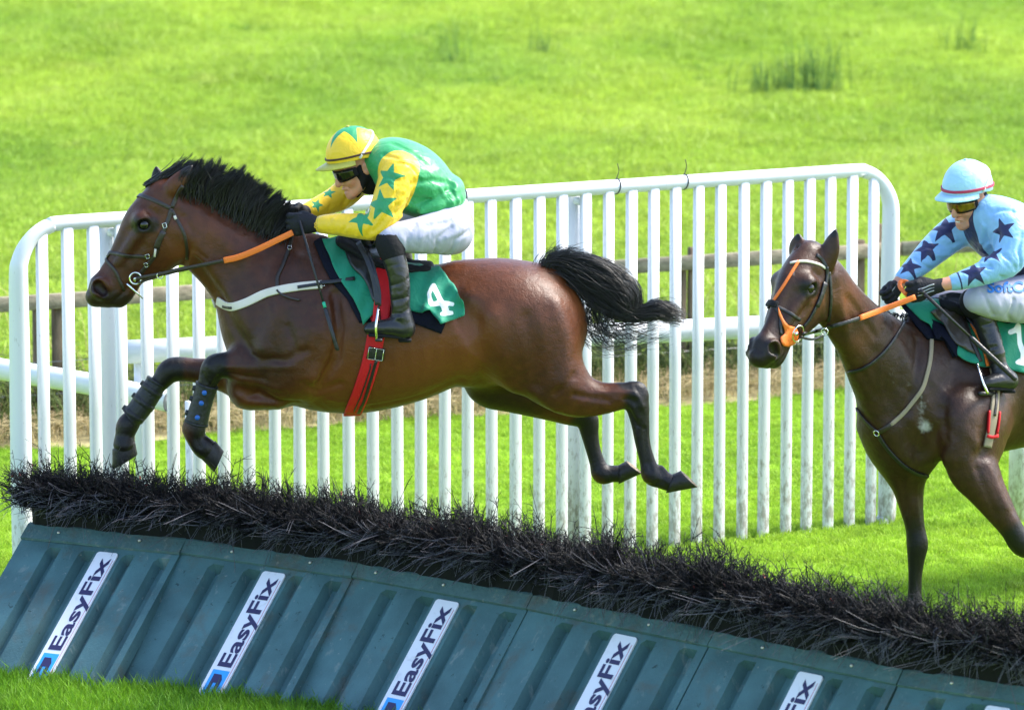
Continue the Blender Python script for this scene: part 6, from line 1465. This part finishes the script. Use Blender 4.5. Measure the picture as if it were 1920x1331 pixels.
# breastplate
bp = empty('breastplate', T1(520, 545, -.2), 'white elastic breastplate across the leaping horse\'s shoulder', 'breastplate')
strap('breast_strap', surf1, [(408, 564), (422, 572), (438, 575), (463, 567), (492, 553), (520, 545), (560, 538), (604, 534)], 16, 'tack_white', bp, Y1, thick=.006, lift=.003)
strap('breast_strap_end', surf1, [(600, 534), (625, 532), (665, 527)], 7, 'tack_black', bp, Y1, thick=.004, lift=.022)
strap('tab', surf1, [(558, 540), (580, 537), (602, 534)], 6, 'tack_black', bp, Y1, thick=.003, lift=.011); buckle(bp, surf1, 605, 534, .016, .022, 0, .012); strap('tab', surf1, [(420, 575), (437, 577)], 5, 'tack_black', bp, Y1, thick=.003, lift=.010)
P_ = [T1(410, 566, .0) + np.array([0, y, 0]) for y in (0,)]
un = []; unN = []
for y_ in np.linspace(-.02, .24, 12):
    h = surf1.cast((T1(330, 568, 0)[0], Y1 + y_, T1(330, 568 + 4*abs(y_)/.2, 0)[2]), (1, 0, 0))
    if h is not None: un.append(h[0]); unN.append(h[1] if h[1][0] < 0 else -h[1])
if len(un) > 3: Vr, Fr = ribbon_vf(un, unN, 16*mpp(Y1), .006, .003); mk('breast_strap', Vr, Fr, 'tack_white', bp)
strap('neck_strap', surf1, [(549, 438), (545, 455), (541, 470), (531, 497), (521, 520), (521, 545)], 7, 'tack_brown', bp, Y1, thick=.004, lift=.003); buckle(bp, surf1, 543, 466, .016, .018, .2, .008)
strap('loose_end', surf1, [(521, 545), (527, 552), (542, 559), (563, 564)], 3.5, 'tack_brown', bp, Y1, thick=.003, lift=.010)
# bridle
br1 = empty('bridle', T1(270, 470, -.1), 'brown leather bridle with orange rein grips on the leaping horse', 'bridle')
SB = dict(thick=.005, lift=.001)
strap('browband', surf1, [(253, 366), (268, 368), (292, 377), (320, 391)], 8, 'tack_brown', br1, Y1, **SB)
strap('headpiece', surf1, [(343, 348), (334, 362), (322, 390)], 8, 'tack_brown', br1, Y1, **SB)
strap('cheekpiece', surf1, [(321, 391), (317, 408), (309, 428), (299, 455), (291, 478), (280, 493), (268, 507), (258, 519)], 8, 'tack_brown', br1, Y1, **SB)
strap('cheek_keeper', surf1, [(307, 434), (298, 452), (293, 466)], 11, 'tack_brown', br1, Y1, thick=.005, lift=.004)
strap('throatlash', surf1, [(322, 394), (332, 412), (345, 438), (350, 462), (351, 486)], 6, 'tack_brown', br1, Y1, **SB)
strap('noseband', surf1, [(193, 478), (200, 473), (214, 475), (240, 480), (266, 481), (279, 483)], 7, 'tack_brown', br1, Y1, **SB)
strap('flash_strap', surf1, [(191, 480), (202, 491), (216, 508), (225, 528), (233, 545)], 6, 'tack_brown', br1, Y1, **SB)
buckle(br1, surf1, 309, 423, .016, .02, .3); buckle(br1, surf1, 277, 480, .016, .018, .3); buckle(br1, surf1, 274, 496, .014, .018, .4); strap('white_keeper', surf1, [(292, 466), (290, 480)], 4, 'tack_white', br1, Y1, thick=.004, lift=.007); strap('white_keeper', surf1, [(327, 405), (330, 412)], 5, 'tack_white', br1, Y1, thick=.004, lift=.006)
bitp = T1(254, 522, -.082); ring_torus('bit_ring', bitp, .025, .0038, 'steel', br1); ring_torus('bit_ring', T1(254, 522, .082), .025, .0038, 'steel', br1)
tube('bit_mouthpiece', [bitp, T1(250, 530, 0), T1(254, 522, .082)], .007, 'steel', br1, seg=8); tube('bit_cheek', [T1(238, 532, -.083), T1(250, 543, -.085), T1(268, 560, -.085)], [.005, .0045, .003], 'steel', br1, seg=8)
strap_free('rein', spline([bitp + [.005, -.012, 0], T1(272, 519, -.095), T1(300, 514, -.105), T1(350, 503, -.13), T1(422, 488, -.152)], 6), .016, .005, 'tack_brown', br1)
strap_free('rein_grip', spline([T1(420, 488.5, -.152), T1(448, 482, -.158), T1(485, 467, -.160), T1(520, 450, -.155), T1(549, 436, -.145)], 6), .026, .006, 'tack_orange', br1)
strap_free('rein', spline([T1(254, 522, .082), T1(300, 514, .11), T1(350, 503, .13), T1(422, 488, .152), T1(500, 462, .158), T1(546, 412, .09)], 6), .02, .006, 'tack_brown', br1, facing=(0, 1, 0))
strap_free('rein_buckle_end', spline([T1(549, 430, -.12), T1(556, 412, -.02), T1(580, 404, -.01), T1(588, 408, -.04)], 6), .018, .005, 'tack_orange', br1)
ring_torus('martingale_ring', T1(300, 517, -.108), .013, .0022, 'steel', br1)
strap_free('bit_connector', spline([T1(258, 530, -.083), T1(275, 525, -.09), T1(292, 518, -.10)], 5), .007, .004, 'tack_brown', br1)
# whip
wh = empty('whip', T1(600, 545, -.27), 'black racing whip with a green band held along the front horse\'s shoulder', 'whip')
A_, B_ = T1(567, 432, -.175), T1(633, 657, -.36); wl_ = lambda t: A_ + (B_-A_)*t
tube('shaft', [wl_(-.08), wl_(.3), wl_(.62)], [.006, .0052, .0048], 'tack_black', wh, seg=10); tube('band', [wl_(.60), wl_(.645)], .0072, 'whip_green', wh, seg=12)
V, Fc = box_vf(wl_(.645) - np.array([.009, .006, 0]), (.018, 0, 0), (0, .012, 0), wl_(1.0) - wl_(.645), .004); V = np.array(V); mk('flap', V, Fc, 'tack_black', wh)
tube('grip', [T1(548, 398, .03), T1(556, 396, .035)], [.017, .016], 'grip_blue', wh, seg=14)
# tendon boots on the forelegs
def tendon_boot(rows, lab, lugs=None, front=None):
    N = [h1(*r) for r in rows]; Q = spline(np.array(N, float)[:, :4], 5); root = empty('tendon_boot', Q[len(Q)//2, :3], lab, 'horse boot', 'protective boots on the leaping horse\'s forelegs')
    V, Fc = tube_vf(Q[:, :3], Q[:, 3], 20, True); mk('shell', V, Fc, 'boot_black', root)
    for t in (0, -1): 
        i = 0 if t == 0 else len(Q)-1; j = 1 if t == 0 else len(Q)-2; d = Q[j, :3]-Q[i, :3]; tube('rim', [Q[i, :3] - d*.3, Q[i, :3] + d*.5], Q[i, 3]*1.06, 'boot_black', root, seg=20)
    for k_ in range(3):
        c = Q[int((.2 + .3*k_)*(len(Q)-1))]; nrm = Q[0, :3] - Q[-1, :3]; nrm /= np.linalg.norm(nrm); side = np.cross(nrm, [0, 1.0, 0]); side /= np.linalg.norm(side); side = side if side[0] < 0 else -side
        tube('lug', [c[:3] + side*(c[3] - .008), c[:3] + side*(c[3] + .010)], [.015, .011], 'boot_black', root, seg=12)
        if lugs: tube('lug', [c[:3] + np.array([0, -c[3] + .004, 0]) , c[:3] + np.array([0, -c[3] - .003, 0]), c[:3] + np.array([0, -c[3] - .005, 0])], [.011, .011, .008], 'lug_blue', root, seg=14)
        else: tube('strap', [c[:3] - nrm*.012, c[:3] + nrm*.012], c[3]*1.05, 'boot_black', root, seg=20)
    return root
tendon_boot([(388, 722, -.118, 21), (382, 742, -.115, 20), (374, 770, -.11, 20.5), (368, 793, -.107, 22)], 'black tendon boot with blue studs on the near foreleg', True)
tendon_boot([(294, 716, .122, 20), (278, 742, .118, 22), (257, 772, .112, 22), (244, 783, .11, 21)], 'plain black tendon boot on the leading far foreleg')

# ---- rear horse ----
pad2 = tag(patch('saddle_pad', surf2, [(1692, 575), (1712, 566), (1760, 566), (1800, 580), (1930, 600), (1960, 640), (1950, 715), (1900, 690), (1840, 680), (1795, 664), (1786, 672), (1770, 640), (1738, 637), (1716, 612)], 'pad_navy', lift=.002, thick=.010, curve=False), 'dark navy saddle pad on the rear horse under the blue rider', 'saddle pad')
def d1(P): return strokes_sd(P, [[(1889, 628), (1899, 624), (1904, 616)], [(1905, 617), (1908, 645), (1914, 664), (1912, 680)], [(1904, 680), (1922, 684)]], 4.6)
nc2 = patch('number_cloth', surf2, [(1700, 572), (1716, 569), (1760, 568), (1800, 580), (1870, 600), (1905, 598), (1950, 606), (1970, 660), (1960, 700), (1925, 702), (1904, 698), (1880, 690), (1845, 690), (1834, 690), (1815, 684), (1790, 668), (1788, 650), (1770, 640), (1745, 622), (1722, 600)], 'cloth_green', lift=.013, thick=.003, step=4.0, curve=False, wave=wave1([(1820, 682, 14, .02), (1915, 700, 14, .01), (1880, 630, 10, .008), (1740, 612, 10, .008)]), attr={'digit': d1})
tag(nc2, 'green number cloth reading 1 on the rear horse, cut by the right edge', 'number cloth')
sd2 = empty('racing_saddle', T2(1800, 620, .1), 'brown and black racing saddle with thin girth under the rider in light blue', 'saddle')
patch('flap', surf2, [(1737, 588), (1748, 583), (1770, 584), (1795, 592), (1812, 620), (1822, 655), (1826, 668), (1806, 660), (1790, 652), (1776, 634), (1756, 608)], 'saddle_brown', sd2, lift=.022, thick=.010, wave=wave1([(1770, 605, 20, .02)]))
patch('under_flap', surf2, [(1740, 600), (1760, 612), (1790, 638), (1790, 662), (1788, 672), (1766, 640), (1750, 640)], 'pad_navy', sd2, lift=.020, thick=.006)
patch('skirt', surf2, [(1756, 566), (1780, 560), (1812, 570), (1836, 600), (1838, 640), (1815, 615), (1796, 592), (1770, 582)], 'saddle_leather', sd2, lift=.026, thick=.012)
sc = Sculpt(T2(1740, 640, -.3) - .1, T2(2060, 540, .9) + .1, .008); sc.chain([h2(1765, 572, .16, 14, 3), h2(1800, 588, .24, 14, 5), h2(1880, 596, .40, 14, 6.5), h2(1960, 596, .58, 12, 6.5)], .02, LF2); V, Fq_ = sc.mesh(2); mk('seat', V, Fq_, 'black_cloth', sd2)
strap('girth', surf2, [(1862, 690), (1866, 720), (1865, 745), (1862, 775), (1858, 800), (1850, 838)], 18, 'tack_tan', sd2, Y2, thick=.007, lift=.004)
strap('girth_edge', surf2, [(1853, 770), (1851, 795), (1850, 812)], 4, 'girth_red', sd2, Y2, thick=.008, lift=.008); strap('girth_edge', surf2, [(1871, 772), (1869, 795), (1866, 812)], 4, 'girth_red', sd2, Y2, thick=.008, lift=.008); strap('girth_edge', surf2, [(1848, 816), (1858, 819), (1868, 816)], 6, 'girth_red', sd2, Y2, thick=.008, lift=.008)
strap('girth_loop', surf2, [(1863, 722), (1865, 750), (1862, 780)], 5, 'tack_brown', sd2, Y2, thick=.003, lift=.013)
strap('stirrup_leather', surf2, [(1790, 585), (1806, 620), (1820, 650), (1832, 682)], 8, 'tack_brown', sd2, Y2, thick=.005, lift=.036); strap('girth_strap', surf2, [(1806, 590), (1822, 622), (1838, 655), (1846, 690)], 7, 'tack_orange', sd2, Y2, thick=.004, lift=.030)
hb = surf2.hit(1846, 715)[0][1]; st = empty('stirrup', W(1850, 728, hb - .06)); st.parent = sd2; st.location = Vector(W(1850, 728, hb - .06)) - sd2.location
tube('stirrup_iron', spline([W(1832, 682, hb - .07), W(1838, 702, hb - .12), W(1846, 724, hb - .14), W(1852, 738, hb - .135)], 4), [.004]*4 + [.005]*4 + [.0065]*5, 'steel', st, seg=8); tube('stirrup_iron', spline([W(1832, 682, hb - .07), W(1842, 702, hb - .02), W(1856, 724, hb - .01), W(1862, 736, hb - .015)], 4), .005, 'steel', st, seg=8)
tube('stirrup_tread', [W(1836, 738, hb - .14), W(1866, 738, hb - .01)], .010, 'tack_black', st, seg=8)
# breastgirth with ring
bp2 = empty('breastplate', T2(1680, 790, -.1), 'leather hunting breastplate with a small ring on the rear horse\'s chest', 'breastplate')
strap('shoulder_strap', surf2, [(1747, 606), (1746, 640), (1744, 670), (1738, 700), (1728, 730), (1708, 758), (1690, 778), (1670, 796)], 8, 'tack_tan', bp2, Y2, thick=.005, lift=.004)
strap('shoulder_strap', surf2, [(1672, 794), (1660, 803), (1648, 810)], 9, 'tack_brown', bp2, Y2, thick=.005, lift=.004); strap('shoulder_strap', surf2, [(1606, 764), (1618, 782), (1632, 798), (1643, 808)], 8, 'tack_brown', bp2, Y2, thick=.005, lift=.004)
strap('breast_strap', surf2, [(1646, 813), (1664, 840), (1690, 868), (1715, 885), (1742, 894)], 8, 'tack_black', bp2, Y2, thick=.005, lift=.004)
h = surf2.hit(1645, 811); ring_torus('breast_ring', h[0] + h[1]*.008, .013, .0028, 'steel', bp2, n=h[1])
strap('neck_strap', surf2, [(1722, 560), (1705, 585), (1685, 622), (1655, 662), (1622, 688), (1592, 698)], 6, 'tack_black', bp2, Y2, thick=.005, lift=.004)
# bridle
br2_ = empty('bridle', TH2(270, 470, -.1), 'black bridle with orange nose straps and reins on the dark bay horse', 'bridle'); YB = Y2 - .5
strap('browband', surf2, [(1482, 494), (1497, 491), (1515, 491), (1535, 496), (1547, 503)], 5, 'tack_white', br2_, YB, thick=.005, lift=.002)
strap('face_strap', surf2, [(1498, 490), (1487, 507), (1470, 535), (1453, 561), (1449, 568)], 5.5, 'tack_orange', br2_, YB, thick=.005, lift=.002)
strap('headpiece', surf2, [(1530, 478), (1540, 486), (1550, 502)], 7, 'tack_black', br2_, YB, thick=.005, lift=.002)
strap('cheekpiece', surf2, [(1550, 500), (1550, 520), (1545, 540), (1535, 562), (1527, 580), (1516, 600), (1506, 612)], 7, 'tack_black', br2_, YB, thick=.006, lift=.002)
strap('cheek_keeper', surf2, [(1546, 530), (1538, 556), (1530, 575)], 11, 'tack_black', br2_, YB, thick=.005, lift=.006)
strap('throatlash', surf2, [(1554, 510), (1557, 540), (1557, 570), (1553, 602)], 6, 'tack_black', br2_, YB, thick=.005, lift=.002)
strap('noseband', surf2, [(1432, 574), (1444, 572), (1458, 576), (1480, 587), (1500, 600)], 6, 'tack_black', br2_, YB, thick=.005, lift=.002); strap('nose_pad', surf2, [(1434, 572), (1446, 569), (1458, 573)], 13, 'black_cloth', br2_, YB, thick=.010, lift=.004)
strap('nose_band_lower', surf2, [(1452, 574), (1462, 592), (1463, 610), (1464, 628)], 5, 'tack_black', br2_, YB, thick=.004, lift=.002)
patch('bit_guard', surf2, [(1459, 576), (1465, 592), (1476, 608), (1490, 614), (1495, 626), (1490, 640), (1478, 649), (1466, 647), (1462, 634), (1470, 624), (1466, 606), (1459, 590)], 'tack_orange', br2_, lift=.003, thick=.005, step=4)
bp_ = surf2.hit(1488, 624); bitp2 = bp_[0] + bp_[1]*.012
ring_torus('bit_ring', bitp2 + np.array([.01, 0, -.0]), .036, .0035, 'steel', br2_, n=bp_[1]); tube('bit_mouthpiece', [bitp2 - bp_[1]*.02, bitp2 + bp_[1]*.01], .008, 'steel', br2_, seg=10)
yb = bitp2[1]; yh_ = Y2 - .19
ov = lambda px, py, cl: W(px, py, (surf2.hit(px, py)[0][1] if surf2.hit(px, py) is not None else Y2 - .17) - cl)
strap_free('rein', spline([W(1505, 626, yb - .02), ov(1528, 621, .02), ov(1556, 613, .02), ov(1585, 605, .02), ov(1613, 596, .03)], 6), .017, .005, 'tack_black', br2_)
strap_free('rein_grip', spline([ov(1611, 596.5, .032), ov(1645, 584, .04), ov(1680, 571, .05), W(1716, 557, Y2 - .20)], 6), .024, .006, 'tack_orange', br2_)
strap_free('rein', spline([W(1500, 632, yb - .01), W(1524, 636, yb + .08), W(1545, 628, yb + .16)], 6), .009, .004, 'tack_black', br2_); ring_torus('martingale_ring', W(1546, 622, yb + .13), .015, .0024, 'steel', br2_)
strap_free('rein_loop', spline([W(1700, 552, Y2 - .14), W(1688, 538, Y2 - .10), W(1690, 528, Y2 - .08), W(1702, 530, Y2 - .08), W(1706, 540, Y2 - .10), W(1702, 556, Y2 - .14)], 6), .019, .005, 'tack_orange', br2_, facing=(-.6, -1, 0))
wh2 = empty('whip', W(1820, 640, Y2 - .2), 'black whip lying diagonally across the rear saddle and boot', 'whip')
A_ = W(1730, 548, Y2 - .19); B_ = W(1905, 712, min(Y2 - .19, surf2.hit(1900, 712)[0][1] - .13)); wl_ = lambda t: A_ + (B_-A_)*t
tube('shaft', [wl_(-.03), wl_(.3), wl_(.52)], [.0085, .007, .006], 'tack_black', wh2, seg=10); tube('cap', [W(1722, 546, Y2 - .19), W(1732, 549, Y2 - .19)], [.006, .010], 'tack_black', wh2, seg=10)
tube('flap', [wl_(.50), wl_(.53), wl_(.98), wl_(1.0)], [.006, .011, .012, .010], 'tack_black', wh2, seg=10)
